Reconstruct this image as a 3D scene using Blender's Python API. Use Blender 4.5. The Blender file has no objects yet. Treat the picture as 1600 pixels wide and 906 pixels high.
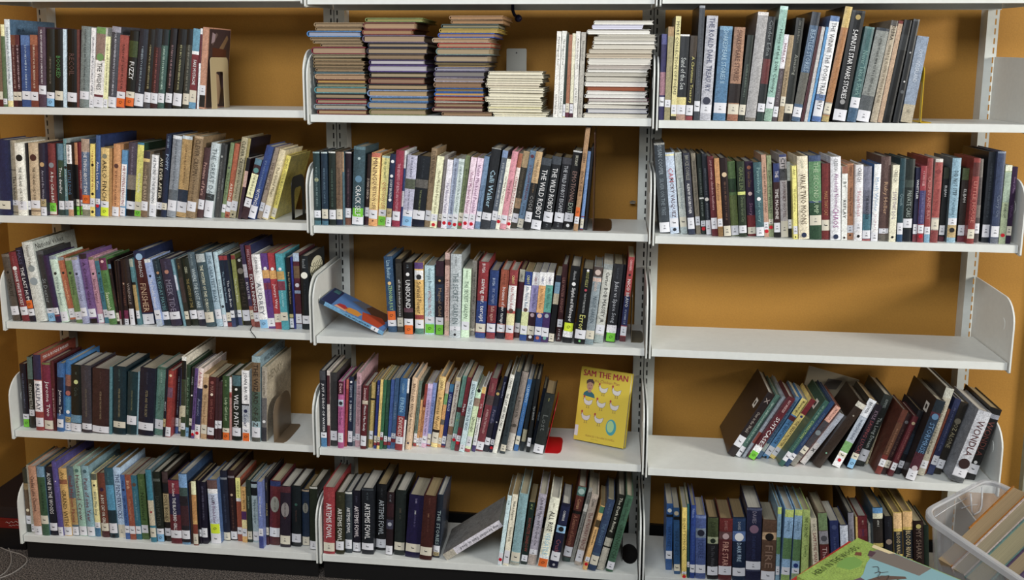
import bpy, math, random
from mathutils import Matrix, Vector
random.seed(11)
S = bpy.context.scene
COL = S.collection
PI = math.pi
# ---------------------------------------------------------------- camera
cam = bpy.data.cameras.new('camera'); co = bpy.data.objects.new('camera', cam); COL.objects.link(co); S.camera = co
co.matrix_world = Matrix(((0.993661, -0.023287, 0.109978, 1.72553), (0.112267, 0.155087, -0.981501, -2.41989), (0.005800, 0.987626, 0.156719, 1.46633), (0, 0, 0, 1)))
cam.sensor_width = 36; cam.sensor_fit = 'HORIZONTAL'; cam.lens = 32.9048; cam.shift_x = 0.00315; cam.shift_y = -0.07511; cam.clip_start = .05; cam.clip_end = 60
# ---------------------------------------------------------------- light
S.view_settings.view_transform = 'Standard'; S.view_settings.look = 'None'
S.view_settings.gamma = 1; S.view_settings.use_curve_mapping = False
S.view_settings.exposure = -0.12
wd = bpy.data.worlds.new('world'); S.world = wd; wd.use_nodes = True
wd.node_tree.nodes['Background'].inputs[0].default_value = (0.86, 0.93, 1.0, 1)
wd.node_tree.nodes['Background'].inputs[1].default_value = 0.16
def area(name, loc, target, sx, sy, power, col):
    l = bpy.data.lights.new(name, 'AREA'); l.shape = 'RECTANGLE'; l.size = sx; l.size_y = sy; l.energy = power; l.color = col
    o = bpy.data.objects.new(name, l); COL.objects.link(o); o.location = loc
    o.rotation_euler = (Vector(target) - Vector(loc)).to_track_quat('-Z', 'Y').to_euler(); return o
area('window_light', (6.2, -2.1, 2.1), (1.9, 0.2, 0.8), 1.1, 1.1, 215, (1.0, 0.95, 0.86))
area('ceiling_light', (1.2, -2.9, 2.75), (1.4, 0.1, 1.2), 2.6, .9, 92, (0.96, 0.98, 1.0))
# ---------------------------------------------------------------- materials
def lin(h):
    c = [int(h[i:i + 2], 16) / 255 for i in (0, 2, 4)]
    return tuple(x / 12.92 if x <= .04045 else ((x + .055) / 1.055) ** 2.4 for x in c) + (1,)
def mat(name, rough=.5, coat=0, metallic=0):
    m = bpy.data.materials.new(name); m.use_nodes = True; nt = m.node_tree; b = nt.nodes['Principled BSDF']
    b.inputs['Roughness'].default_value = rough; b.inputs['Coat Weight'].default_value = coat
    b.inputs['Coat Roughness'].default_value = .25; b.inputs['Metallic'].default_value = metallic
    return m, nt, b
def noise(nt, scale, detail=3, vec=None, rough=.6):
    n = nt.nodes.new('ShaderNodeTexNoise'); n.inputs['Scale'].default_value = scale; n.inputs['Detail'].default_value = detail
    n.inputs['Roughness'].default_value = rough
    if vec is None:
        t = nt.nodes.new('ShaderNodeTexCoord'); vec = t.outputs['Object']
    nt.links.new(vec, n.inputs['Vector']); return n
def mul(nt, src, fac, lo, hi):
    r = nt.nodes.new('ShaderNodeMapRange'); r.inputs[1].default_value = .3; r.inputs[2].default_value = .7
    r.inputs[3].default_value = lo; r.inputs[4].default_value = hi; nt.links.new(fac, r.inputs[0])
    m = nt.nodes.new('ShaderNodeVectorMath'); m.operation = 'SCALE'; nt.links.new(src, m.inputs[0]); nt.links.new(r.outputs[0], m.inputs['Scale'])
    return m.outputs[0]
def bump(nt, b, fac, st, dist=.001):
    n = nt.nodes.new('ShaderNodeBump'); n.inputs['Strength'].default_value = st; n.inputs['Distance'].default_value = dist
    nt.links.new(fac, n.inputs['Height']); nt.links.new(n.outputs[0], b.inputs['Normal'])
def flat(name, hexc, rough=.5, nscale=40, amt=.08, coat=0, metallic=0, bst=0):
    m, nt, b = mat(name, rough, coat, metallic); n = noise(nt, nscale)
    c = nt.nodes.new('ShaderNodeRGB'); c.outputs[0].default_value = lin(hexc)
    nt.links.new(mul(nt, c.outputs[0], n.outputs[0], 1 - amt, 1 + amt), b.inputs['Base Color'])
    if bst: bump(nt, b, n.outputs[0], bst)
    return m
M = {}
M['metal'] = flat('painted_shelf_metal', 'dcdfdb', .42, 60, .03, bst=.05)
M['upright'] = flat('painted_upright_metal', 'ccd0cc', .5, 60, .04)
M['wall'] = flat('orange_wall_paint', 'a8792e', .75, 220, .06, bst=.35)
M['wallb'] = flat('orange_side_wall_paint', 'a8792e', .75, 220, .06, bst=.35)
M['black'] = flat('black_kick_paint_slot_shade', '0b0b0c', .5)
M['blackplastic'] = flat('black_plastic', '101012', .35)
M['trim'] = flat('grey_green_trim', '8d9080', .6)
M['tape'] = flat('navy_plastic', '0d1440', .4)
M['cable'] = flat('grey_cable', '8a8580', .5)
M['steel'] = flat('grey_steel', '8f8f88', .38, 90, .08, metallic=.5)
M['wood'] = flat('dark_table_wood', '4b3526', .5)
m, nt, b = mat('carpet', 1)
n1 = noise(nt, 260, 2); cr = nt.nodes.new('ShaderNodeValToRGB'); cr.color_ramp.elements[0].position = .42; cr.color_ramp.elements[1].position = .66
cr.color_ramp.elements[0].color = lin('1a1716'); cr.color_ramp.elements[1].color = lin('8a8078'); nt.links.new(n1.outputs[0], cr.inputs[0])
nt.links.new(cr.outputs[0], b.inputs['Base Color']); bump(nt, b, n1.outputs[0], 1, .006); M['carpet'] = m
# printed cover: the colour lives on the mesh, with a faint mottle like printed art
m, nt, b = mat('printed_cover', .38, .15)
at = nt.nodes.new('ShaderNodeAttribute'); at.attribute_name = 'Col'; n1 = noise(nt, 60, 4, rough=.7); n2 = noise(nt, 330, 2, rough=.6)
nt.links.new(mul(nt, mul(nt, at.outputs['Color'], n1.outputs[0], .76, 1.26), n2.outputs[0], .72, 1.32), b.inputs['Base Color']); M['cover'] = m
m, nt, b = mat('flat_print', .45)
at = nt.nodes.new('ShaderNodeAttribute'); at.attribute_name = 'Col'; nt.links.new(at.outputs['Color'], b.inputs['Base Color']); M['art'] = m
m, nt, b = mat('ink_and_paper', .5)
oi = nt.nodes.new('ShaderNodeObjectInfo'); nt.links.new(oi.outputs['Color'], b.inputs['Base Color']); M['print'] = m
m, nt, b = mat('page_block', .85)
oi = nt.nodes.new('ShaderNodeObjectInfo'); tc = nt.nodes.new('ShaderNodeTexCoord'); mp = nt.nodes.new('ShaderNodeMapping')
mp.inputs['Scale'].default_value = (1500, 6, 6); nt.links.new(tc.outputs['Object'], mp.inputs[0]); n1 = noise(nt, 1, 2, mp.outputs[0])
nt.links.new(mul(nt, oi.outputs['Color'], n1.outputs[0], .72, 1.12), b.inputs['Base Color']); M['pages'] = m
m, nt, b = mat('page_block_flat', .85)
oi = nt.nodes.new('ShaderNodeObjectInfo'); tc = nt.nodes.new('ShaderNodeTexCoord'); mp = nt.nodes.new('ShaderNodeMapping')
mp.inputs['Scale'].default_value = (5, 5, 1300); nt.links.new(tc.outputs['Object'], mp.inputs[0]); n1 = noise(nt, 1, 2, mp.outputs[0])
nt.links.new(mul(nt, oi.outputs['Color'], n1.outputs[0], .74, 1.1), b.inputs['Base Color']); M['pagesflat'] = m
m, nt, b = mat('solid_object_colour', .4)
oi = nt.nodes.new('ShaderNodeObjectInfo'); nt.links.new(oi.outputs['Color'], b.inputs['Base Color']); M['plain'] = m
m = bpy.data.materials.new('clear_plastic'); m.use_nodes = True; nt = m.node_tree; nt.nodes.clear()
out = nt.nodes.new('ShaderNodeOutputMaterial'); tr = nt.nodes.new('ShaderNodeBsdfTransparent'); tr.inputs[0].default_value = (.93, .94, .95, 1)
gl = nt.nodes.new('ShaderNodeBsdfGlossy'); gl.inputs['Roughness'].default_value = .12; df = nt.nodes.new('ShaderNodeBsdfDiffuse'); df.inputs[0].default_value = (.75, .76, .78, 1)
fr = nt.nodes.new('ShaderNodeMath'); fr.operation = 'MULTIPLY_ADD'; fr.inputs[1].default_value = .3; fr.inputs[2].default_value = .03; lw_ = nt.nodes.new('ShaderNodeLayerWeight'); nt.links.new(lw_.outputs['Facing'], fr.inputs[0])
m1 = nt.nodes.new('ShaderNodeMixShader'); m1.inputs[0].default_value = .2; nt.links.new(tr.outputs[0], m1.inputs[1]); nt.links.new(df.outputs[0], m1.inputs[2])
m2 = nt.nodes.new('ShaderNodeMixShader'); nt.links.new(fr.outputs[0], m2.inputs[0]); nt.links.new(m1.outputs[0], m2.inputs[1]); nt.links.new(gl.outputs[0], m2.inputs[2])
nt.links.new(m2.outputs[0], out.inputs[0]); M['clear'] = m
m = m.copy(); m.name = 'clear_plastic_rim'; m.node_tree.nodes['Mix Shader'].inputs[0].default_value = .5; M['rim'] = m
# ---------------------------------------------------------------- mesh helpers
class MB:
    def __init__(s): s.v = []; s.f = []; s.c = []
    def quad(s, pts, col=None):
        n = len(s.v); s.v += [tuple(p) for p in pts]; s.f.append(tuple(range(n, n + len(pts)))); s.c.append(col)
    def box(s, x0, x1, y0, y1, z0, z1, col=None):
        n = len(s.v); s.v += [(x, y, z) for z in (z0, z1) for y in (y0, y1) for x in (x0, x1)]
        for q in ((0, 2, 3, 1), (4, 5, 7, 6), (0, 1, 5, 4), (2, 6, 7, 3), (0, 4, 6, 2), (1, 3, 7, 5)):
            s.f.append(tuple(n + i for i in q)); s.c.append(col)
    def prism(s, poly, x0, x1, axis=0, col=None):
        """extrude a 2D polygon (a,b) along an axis: axis 0 -> (x,a,b), 1 -> (a,x,b), 2 -> (a,b,x)"""
        def P(t, p): return (t, p[0], p[1]) if axis == 0 else ((p[0], t, p[1]) if axis == 1 else (p[0], p[1], t))
        n = len(s.v); k = len(poly); s.v += [P(x0, p) for p in poly] + [P(x1, p) for p in poly]
        s.f.append(tuple(range(n + k - 1, n - 1, -1))); s.c.append(col); s.f.append(tuple(range(n + k, n + 2 * k))); s.c.append(col)
        for i in range(k):
            j = (i + 1) % k; s.f.append((n + i, n + j, n + k + j, n + k + i)); s.c.append(col)
    def tube(s, pts, r, seg=8, col=None):
        pts = [Vector(p) for p in pts]; n0 = len(s.v)
        for i, p in enumerate(pts):
            d = (pts[min(i + 1, len(pts) - 1)] - pts[max(i - 1, 0)]).normalized()
            a = d.orthogonal().normalized() if i == 0 else (a - d * a.dot(d)).normalized()
            bb = d.cross(a)
            for k in range(seg):
                t = 2 * PI * k / seg; s.v.append(tuple(p + (a * math.cos(t) + bb * math.sin(t)) * r))
        for i in range(len(pts) - 1):
            for k in range(seg):
                A = n0 + i * seg + k; B = n0 + i * seg + (k + 1) % seg; s.f.append((A, B, B + seg, A + seg)); s.c.append(col)
        s.f.append(tuple(n0 + k for k in range(seg - 1, -1, -1))); s.c.append(col)
        s.f.append(tuple(n0 + (len(pts) - 1) * seg + k for k in range(seg))); s.c.append(col)
    def mesh(s, name, m, smooth=False):
        me = bpy.data.meshes.new(name); me.from_pydata(s.v, [], s.f); me.materials.append(m)
        if any(c is not None for c in s.c):
            at = me.color_attributes.new('Col', 'FLOAT_COLOR', 'CORNER'); buf = []
            for f, c in zip(s.f, s.c): buf += list(c or (1, 1, 1, 1)) * len(f)
            at.data.foreach_set('color', buf)
        if smooth: me.shade_smooth()
        me.update(); return me
def put(name, me, parent=None, mw=None, color=None):
    o = bpy.data.objects.new(name, me); COL.objects.link(o)
    if parent: o.parent = parent
    if mw is not None: o.matrix_local = mw
    if color: o.color = color
    return o
def root(name, loc=(0, 0, 0), label=None, cat=None, group=None, rot=None):
    o = bpy.data.objects.new(name, None); o.empty_display_size = .02; COL.objects.link(o); o.location = loc
    if rot: o.rotation_euler = rot
    if label: tag(o, label, cat, group)
    return o
def tag(o, label, cat, group=None):
    o['label'] = label; o['category'] = cat
    if group: o['group'] = group
def struct(o): o['kind'] = 'structure'; return o
W = .914
ZS = {'L0': 1.6455, 'L1': 1.3428, 'L2': 1.0393, 'L3': 0.7318, 'L4': 0.4055, 'L5': 0.0776, 'M0': 1.6377, 'M1': 1.3322, 'M2': 1.0329, 'M3': 0.7249, 'M4': 0.399, 'M5': 0.0778, 'R0': 1.6383, 'R1': 1.3283, 'R2': 1.0287, 'R3': 0.7245, 'R4': 0.3913, 'R5': 0.0748}
KROW = {'L1': 0.95, 'M1': 0.95, 'R1': 0.9, 'L2': 0.95, 'M2': 0.95, 'R2': 0.9, 'L3': 1.0, 'M3': 1.0, 'R3': 1.0, 'L4': 1.0, 'M4': 1.0, 'R4': 0.95, 'L5': 1.05, 'M5': 1.05, 'R5': 1.0, 'L0': 1, 'M0': 1, 'R0': 1}
# ---------------------------------------------------------------- setting
WT = 2.6
b_ = MB(); b_.box(-.18, 3.6, .31, .36, -.0, WT); struct(put('wall_back', b_.mesh('wall_back', M['wall'])))
b_ = MB(); b_.box(-.25, -.18, -1.2, .36, 0, WT); struct(put('wall_left', b_.mesh('wall_left', M['wallb'])))
b_ = MB(); b_.box(-1.6, 4.4, -4.2, .4, -.05, 0); struct(put('floor', b_.mesh('floor', M['carpet'])))
b_ = MB(); b_.box(2.925, 2.955, .285, .31, 0, WT); b_.box(2.955, 3.05, .295, .31, 0, WT); struct(put('trim_1', b_.mesh('trim_1', M['trim'])))
b_ = MB(); b_.box(-.18, 2.925, .298, .31, 0, .075); struct(put('baseboard_back', b_.mesh('baseboard_back', M['black'])))
# ---------------------------------------------------------------- uprights
UY = .262
def half_upright(x, side):
    """one slotted half channel; side=+1 has its seam at x and body to the right"""
    mb = MB(); w = .031; d = .31 - UY - .001
    X = lambda a: x + side * a
    def bx(a0, a1, *r): mb.box(min(X(a0), X(a1)), max(X(a0), X(a1)), *r)
    top = 2.2; bx(.0012, .0072, UY, UY + .002, 0, top); bx(.0114, w, UY, UY + .002, 0, top)
    z = .02; pitch = .0254
    while z < top: bx(.0072, .0114, UY, UY + .002, z, z + .0095); z += pitch
    bx(w - .002, w, UY + .002, UY + d, 0, top)
    
    return mb
ups = [(0, (1,)), (W, (-1, 1)), (2 * W, (-1, 1)), (3 * W, (-1,))]
names = ['slotted steel upright post at the left end of the shelving', 'slotted steel double upright between left and middle bays',
         'slotted steel double upright between middle and right bays', 'slotted steel upright post at the right end of the shelving']
for (x, sides), nm in zip(ups, names):
    r = root('shelf_upright', (x, UY, 0), nm, 'shelf post', 'slotted shelf uprights')
    for sd in sides: put('slotted_channel', half_upright(x, sd).mesh('slotted_channel', M['upright']), r, Matrix.Translation((-x, -UY, 0)))
    if x < 2.5: mb = MB(); mb.box(x - (.028 if -1 in sides else -.0015), x + .028, UY + .004, UY + .006, 0, 2.2); put('slot_shade_plate', mb.mesh('slot_shade_plate', M['black']), r, Matrix.Translation((-x, -UY, 0)))  # black plate stands in for the shade inside the hollow posts
# ---------------------------------------------------------------- shelves
def bracket_poly(z):
    p = [(.258, z - .018), (.03, z - .024), (-.004, z - .027), (-.008, z - .024), (-.009, z + .09)]
    cx, cz, r = .056, z + .096, .065
    for i in range(1, 8):
        t = PI - i / 8 * PI / 2; p.append((cx + r * math.cos(t), cz + r * math.sin(t)))
    p += [(cx, z + .161), (.15, z + .164), (.258, z + .166)]
    return p
ROWN = ['topmost', 'top', 'second', 'third', 'fourth', 'bottom']; BAYN = {'L': 'left', 'M': 'middle', 'R': 'right'}
SHDESC = {'L0': 'bare', 'L1': 'half filled with books', 'L2': 'full of books', 'L3': 'full of books', 'L4': 'ending in a brown bookend', 'L5': 'nearest the cable',
 'M0': 'bare', 'M1': 'with stacked booklets', 'M2': 'beside tall brown bookend', 'M3': 'with slumped blue book', 'M4': 'with face-out yellow book', 'M5': 'with one sideways book',
 'R0': 'bare', 'R1': 'holding tall storybooks', 'R2': 'full of books', 'R3': 'completely empty', 'R4': 'with slanting toppled books', 'R5': 'behind the clear plastic bin'}
for k, z in ZS.items():
    bay = 'LMR'.index(k[0]); row = int(k[1]); x0 = bay * W; x1 = x0 + W
    r = root('metal_shelf', ((x0 + x1) / 2, 0, z), 'off white steel shelf %s, %s row of the %s bay' % (SHDESC[k], ROWN[row], BAYN[k[0]]) if 0 < row < 5 else
             ('off white steel %s shelf at the upper frame edge, %s bay' % (ROWN[0], BAYN[k[0]]) if row == 0 else 'off white steel bottom shelf %s, %s bay' % (SHDESC[k], BAYN[k[0]])), 'shelf', 'steel shelves')
    c = Matrix.Translation((-(x0 + x1) / 2, 0, -z)); mb = MB(); a, e = x0 + .0095, x1 - .0095
    mb.box(a, e, .0, .232, z - .002, z); mb.box(a, e, -.0015, 0, z - .0195, z - .0004); mb.box(a, e, 0, .012, z - .0195, z - .018)
    mb.box(a, e, .230, .232, z - .022, z - .002)
    put('shelf_deck', mb.mesh('shelf_deck', M['metal']), r, c)
    for xx in (x0 + .0028, x1 - .0068):
        if row == 5 and k != 'L5' and k != 'M5' and k != 'R5': continue
        mb = MB(); mb.prism(bracket_poly(z), xx, xx + .004)
        br = put('end_bracket', mb.mesh('end_bracket', M['metal']), r, c)
        inner = 1 if xx < x0 + .1 else -1
        mb = MB(); n = 14; X = xx + (.004 if inner > 0 else 0)
        mb.prism([(.052 + .011 * math.cos(2 * PI * i / n), z + .088 + .016 * math.sin(2 * PI * i / n)) for i in range(n)], X - .0004, X + inner * .0008 if inner > 0 else X + .0004) if inner > 0 else mb.prism([(.052 + .011 * math.cos(2 * PI * i / n), z + .088 + .016 * math.sin(2 * PI * i / n)) for i in range(n)], X - .0008, X + .0004)
        put('pressed_dimple', mb.mesh('pressed_dimple', M['metal']), br)
    if row == 5:
        mb = MB(); mb.box(a, e, .012, .02, 0.0, z - .021); put('kick_plate', mb.mesh('kick_plate', M['black']), r, c)
# ---------------------------------------------------------------- text
_txt = {}
BIGT = {'SAM THE MAN', '& the Chicken Plan', 'ARTEMIS FOWL', 'THE WILD ROBOT', 'J', 'saving mr. terupt', 'WONDLA', 'UNBOUND', 'DIVIDED', 'HENRY', '5-MINUTE STAR WARS STORIES'}
def prep_texts(strings):
    fo = []
    for s in sorted(strings):
        cu = bpy.data.curves.new('t', 'FONT'); cu.body = s; cu.size = 1; cu.resolution_u = 2 if s in BIGT else 1; cu.offset = 0; cu.fill_mode = 'FRONT'
        o = bpy.data.objects.new('t', cu); COL.objects.link(o); fo.append((s, o))
    dg = bpy.context.evaluated_depsgraph_get(); dg.update()
    for s, o in fo:
        me = bpy.data.meshes.new_from_object(o.evaluated_get(dg)); xs = [v.co.x for v in me.vertices]; ys = [v.co.y for v in me.vertices]
        if not xs: continue
        x0, x1, y0, y1 = min(xs), max(xs), min(ys), max(ys)
        for v in me.vertices: v.co = ((v.co.x - x0) / (x1 - x0), (v.co.y - y0) / (y1 - y0) - .5, 0)
        me.materials.clear(); me.materials.append(M['print']); me.name = 'lettering'; _txt[s] = (me, (x1 - x0) / (y1 - y0))
    for s, o in fo: c = o.data; bpy.data.objects.remove(o); bpy.data.curves.remove(c)
ROTT = Matrix(((0, 1, 0, 0), (0, 0, -1, 0), (-1, 0, 0, 0), (0, 0, 0, 1)))   # text reads downwards on a spine
def spine_text(s, parent, ztop, zbot, width, y, color, name='title', xoff=0):
    if s not in _txt: return
    me, asp = _txt[s]; L = ztop - zbot; h = min(width * .52, L / asp * 1.4); 
    if L / h > asp * 1.35: L2 = h * asp * 1.35; ztop -= (L - L2) / 2; L = L2
    put(name, me, parent, Matrix.Translation((xoff, y, ztop)) @ ROTT @ Matrix.Diagonal((L, h, 1, 1)), color)
ROTC = Matrix(((0, 0, 1, 0), (1, 0, 0, 0), (0, 1, 0, 0), (0, 0, 0, 1)))     # text on the right hand cover
def cover_text(s, parent, x, y0, z, h, color, maxw, name='cover_title', squeeze=1.0):
    me, asp = _txt[s]; L = min(h * asp * squeeze, maxw)
    return put(name, me, parent, Matrix.Translation((x, y0, z)) @ ROTC @ Matrix.Diagonal((L, h, 1, 1)), color)
# ---------------------------------------------------------------- books
STK = {'o': 'dc6a2c', 'g': '74c43c', 'b': '88b8dc', 'y': 'd4e83c', 'm': 'b0a078'}
INK = lin('202226')
def arc(t, bulge, off=0, n=4):
    return [(-t / 2 + t * i / n, bulge * (2 * i / n - 1) ** 2 - off) for i in range(n + 1)]
def strip(t, bulge, z0, z1, off, m, name):
    """thin sticker following the spine"""
    mb = MB(); a = arc(t, bulge, off); inn = arc(t, bulge, -.0002)
    mb.prism(a + inn[::-1], z0, z1, 2); return mb.mesh(name, m)
def disc(r, rz, y, th=.0004, n=14):
    mb = MB(); mb.prism([(r * math.cos(2 * PI * i / n), rz * math.sin(2 * PI * i / n)) for i in range(n)], y - th, y, 1); return mb
PAGEC = ['aba595', '9e9682', 'b0ada2', '94825f', 'a39a80', 'b4b1a8', '8c7856', 'a09a8c']
def glyph_row(x0, z0, z1, w, y, rnd):
    """row of tiny unreadable printed marks"""
    mb = MB(); z = z0
    while z > z1 + .001:
        l = rnd.uniform(.0012, .0026); hgt = w * rnd.uniform(.55, 1)
        k = rnd.random()
        if k < .4: mb.box(x0 - hgt / 2, x0 + hgt / 2, y - .0003, y, z - .0008, z); mb.box(x0 - hgt / 2, x0 - hgt / 2 + .0008, y - .0003, y, z - l, z)
        elif k < .8: mb.box(x0 - hgt / 2, x0 + hgt / 2, y - .0003, y, z - .0009, z); mb.box(x0 + hgt / 2 - .0008, x0 + hgt / 2, y - .0003, y, z - l, z)
        else: mb.box(x0 - hgt / 2, x0 + hgt / 2, y - .0003, y, z - .0007, z); mb.box(x0 - hgt / 2, x0 + hgt / 2, y - .0003, y, z - l, z - l + .0007)
        z -= l + rnd.choice((.0009, .0009, .0009, .003))
    return mb
def build_book(bk, light=1.0):
    """bk: dict x Y z t H a D hard col dec -> empty root with parts, spine facing -Y"""
    t, H, D, hard = bk['t'], bk['H'], bk['D'], bk['hard']; rnd = random.Random(int(bk['x'] * 1e5) + int(bk['z'] * 1000))
    C2 = bk['col'].split('/'); K = bk.get('k', 1.0)
    def lc(h):
        c = lin(h); g_ = .3 * c[0] + .59 * c[1] + .11 * c[2]; return tuple(min(.85, max(.002, (v * .74 + g_ * .26) * K * (.72 + .5 * min(1, g_ * 1.6)))) for v in c[:3]) + (1,)
    sc = lc(C2[0]); cc = lc(C2[1]) if len(C2) > 1 else sc
    a = bk['a']
    r = root('hardcover_book' if hard else 'paperback_book', (bk['x'], bk['Y'], bk['z']), bk['label'], 'book' if hard else 'paperback', bk['group'], (0, a, 0))
    o0 = Matrix.Translation((-t / 2 if a > 0 else t / 2, 0, 0))      # local origin is the resting bottom corner
    bt = min(.0026, t * .22) if hard else min(.0007, t * .15); bulge = min(.0022, t * .09) if hard else .0003
    bands = []; 
    for d in bk['dec']:
        if d[0] == 'b': s, h = d[1:].split(':'); q = s.split('-'); bands.append((float(q[0]) / 100, float(q[1]) / 100, h))
    cuts = sorted({0, 1} | {q[0] for q in bands} | {q[1] for q in bands})
    mb = MB(); A = arc(t, bulge); 
    for c0, c1 in zip(cuts, cuts[1:]):
        if c1 - c0 < 1e-4: continue
        mid = (c0 + c1) / 2; col = sc
        for q in bands:
            if q[0] <= mid <= q[1]: col = lc(q[2])
        zt, zb = H * (1 - c0), H * (1 - c1)
        for i in range(4): mb.quad([(*A[i], zb), (*A[i + 1], zb), (*A[i + 1], zt), (*A[i], zt)], col)
    x = t / 2
    outer = [(x, bulge), (x, D), (x - bt, D), (x - bt, bulge + bt + .001), (-x + bt, bulge + bt + .001), (-x + bt, D), (-x, D), (-x, bulge)]
    for i in range(7):
        p, q = outer[i], outer[i + 1]; mb.quad([(*p, 0), (*q, 0), (*q, H), (*p, H)], cc)
    for zz, rev in ((0, 1), (H, 0)):
        for poly in ([(x, bulge), (x, D), (x - bt, D), (x - bt, bulge + bt + .001)], [(-x, bulge), (-x + bt, bulge + bt + .001), (-x + bt, D), (-x, D)],
                     A + [(x - bt, bulge + bt + .001), (-x + bt, bulge + bt + .001)]):
            q = [(*p, zz) for p in poly]; mb.quad(q[::-1] if rev else q, cc)
    cover = put('cover', mb.mesh('cover', M['cover']), r, o0)
    g = .003 if hard else .0002
    mb = MB(); mb.box(-x + bt + .0001, x - bt - .0001, bulge + bt + .002, D - (.003 if hard else 0.0002), g, H - g - (.0 if hard else .0004))
    pc = bk.get('pages') or rnd.choice(PAGEC); put('pages', mb.mesh('pages', M['pages']), r, o0, lin(pc))
    for d in bk['dec']:
        k = d[0]; y = -.0006
        if k == 'L':
            s = d[1:-1].split('-'); z1 = H * (1 - float(s[0]) / 100); z0 = H * (1 - float(s[1]) / 100)
            if z1 - z0 < .006: z1 += .006
            z0 = max(z0, .0005); lw = t * .97
            me = strip(lw, bulge * .94, z0, z1, .0004, M['print'], 'spine_label'); lb = put('spine_label', me, r, o0, lin('dfe0e6') if rnd.random() < .8 else lin('d8d2c0'))
            if d[-1] == 'j':
                hh = min(.008, t * .6); me, asp = _txt['J']
                put('call_letter', me, lb, Matrix.Translation((0, -.0008, (z0 + z1) / 2 + .004)) @ ROTT @ Matrix.Diagonal((.0055, hh, 1, 1)), INK)
            else:
                me, asp = _txt['F']; w = min(.0035, t * .3); zc = (z0 + z1) / 2
                mb = MB(); mb.box(-w * .5, w * .4, -.0008, -.0005, zc + .003, zc + .0045); mb.box(-w, w, -.0008, -.0005, zc - .0045, zc - .0035); mb.box(-w * .8, w * .6, -.0008, -.0005, zc - .0025, zc - .0015)
                put('call_letters', mb.mesh('call_letters', M['print']), lb, None, lin('505258'))
        elif k == 's':
            s = d[1:-1].split('-'); z1 = H * (1 - float(s[0]) / 100); z0 = max(.0008, H * (1 - float(s[1]) / 100))
            c = STK.get(d[-1], 'ffffff'); st = put('genre_sticker', strip(t * .9, bulge * .8, z0, z1, .0006, M['print'], 'genre_sticker'), r, o0, lin(c))
            mb = MB(); w = min(.005, t * .28); zc = (z0 + z1) / 2; pts = [(w * math.cos(a_) * (1 - .1 * a_), -.0011, zc + w * math.sin(a_) * (1 - .1 * a_)) for a_ in [i * .7 for i in range(10)]]
            mb.tube(pts, .0005, 4); put('sticker_picture', mb.mesh('sticker_picture', M['print']), st, None, lin('2a2a20'))
        elif k == 'R':
            z = H * (1 - float(d[1:]) / 100); rr = min(.0048, t * .46)
            put('dot_sticker', disc(rr, rr, -.0007).mesh('dot_sticker', M['print']), r, o0 @ Matrix.Translation((0, 0, z)), lin('c01226'))
        elif k in 'ce':
            zz, rr, h = d[1:].split(':'); R = min(float(rr) * t, .02); z = H * (1 - float(zz) / 100); R2 = R * (1 if k == 'c' else 1.9)
            if k == 'c': R2 = max(R2, .0022)
            put('emblem', disc(R, R2, -.0003).mesh('emblem', M['print']), r, o0 @ Matrix.Translation((0, 0, z)), lc(h))
        elif k == 't':
            s, h, txt = d[1:].split(':', 2); s = s.split('-')
            spine_text(txt.replace('_', ' '), r, H * (1 - float(s[0]) / 100), H * (1 - float(s[1]) / 100), t, -.0009, lc(h), xoff=o0.translation.x)
        elif k == 'm':
            s, h = d[1:].split(':'); s = s.split('-')
            put('small_print', glyph_row(0, H * (1 - float(s[0]) / 100), H * (1 - float(s[1]) / 100), min(t * .42, .006), -.0004, rnd).mesh('small_print', M['print']), r, o0, lc(h))
        elif k == 'k':
            zz, hh, h, txt = d[1:].split(':', 3)
            cover_text(txt.replace('_', ' '), r, (t / 2 if a <= 0 else 0) + (t / 2 if a <= 0 else 0) + .0003, .03 if 'Jim' in txt or 'WIZ' in txt else .012, H * float(zz) / 100, float(hh) / 1000, lc(h), D * .9)
        elif k == 'o':
            n = 20; mb = MB(); zc = H * float(d[1:]) / 100; mb.prism([(.075 + .055 * math.cos(2 * PI * i / n), zc + .032 * math.sin(2 * PI * i / n)) for i in range(n)], t / 2, t / 2 + .0004)
            em = put('cover_emblem', mb.mesh('cover_emblem', M['print']), r, o0, lin('d8d4ba'))
            mb = MB()
            for j in range(5):
                pts = [(t / 2 + .0006, .035 + .02 * j + .012 * math.sin(i * 1.3 + j), zc - .02 + .004 * i) for i in range(10)]; mb.tube(pts, .0009, 4)
            put('emblem_drawing', mb.mesh('emblem_drawing', M['print']), em, None, lin('303428'))
        elif k == 'q':
            zc = H * float(d[1:]) / 100; mb = MB(); mb.box(-t / 2 - .0004, -t / 2, .03, .055, zc - .013, zc + .013); q = put('barcode_label', mb.mesh('barcode_label', M['print']), r, o0, lin('e0dcd4'))
            mb = MB(); mb.box(-t / 2 - .0007, -t / 2 - .0004, .037, .048, zc - .006, zc + .006); put('barcode_mark', mb.mesh('barcode_mark', M['print']), q, None, lin('383432'))
    return r, o0
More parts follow.
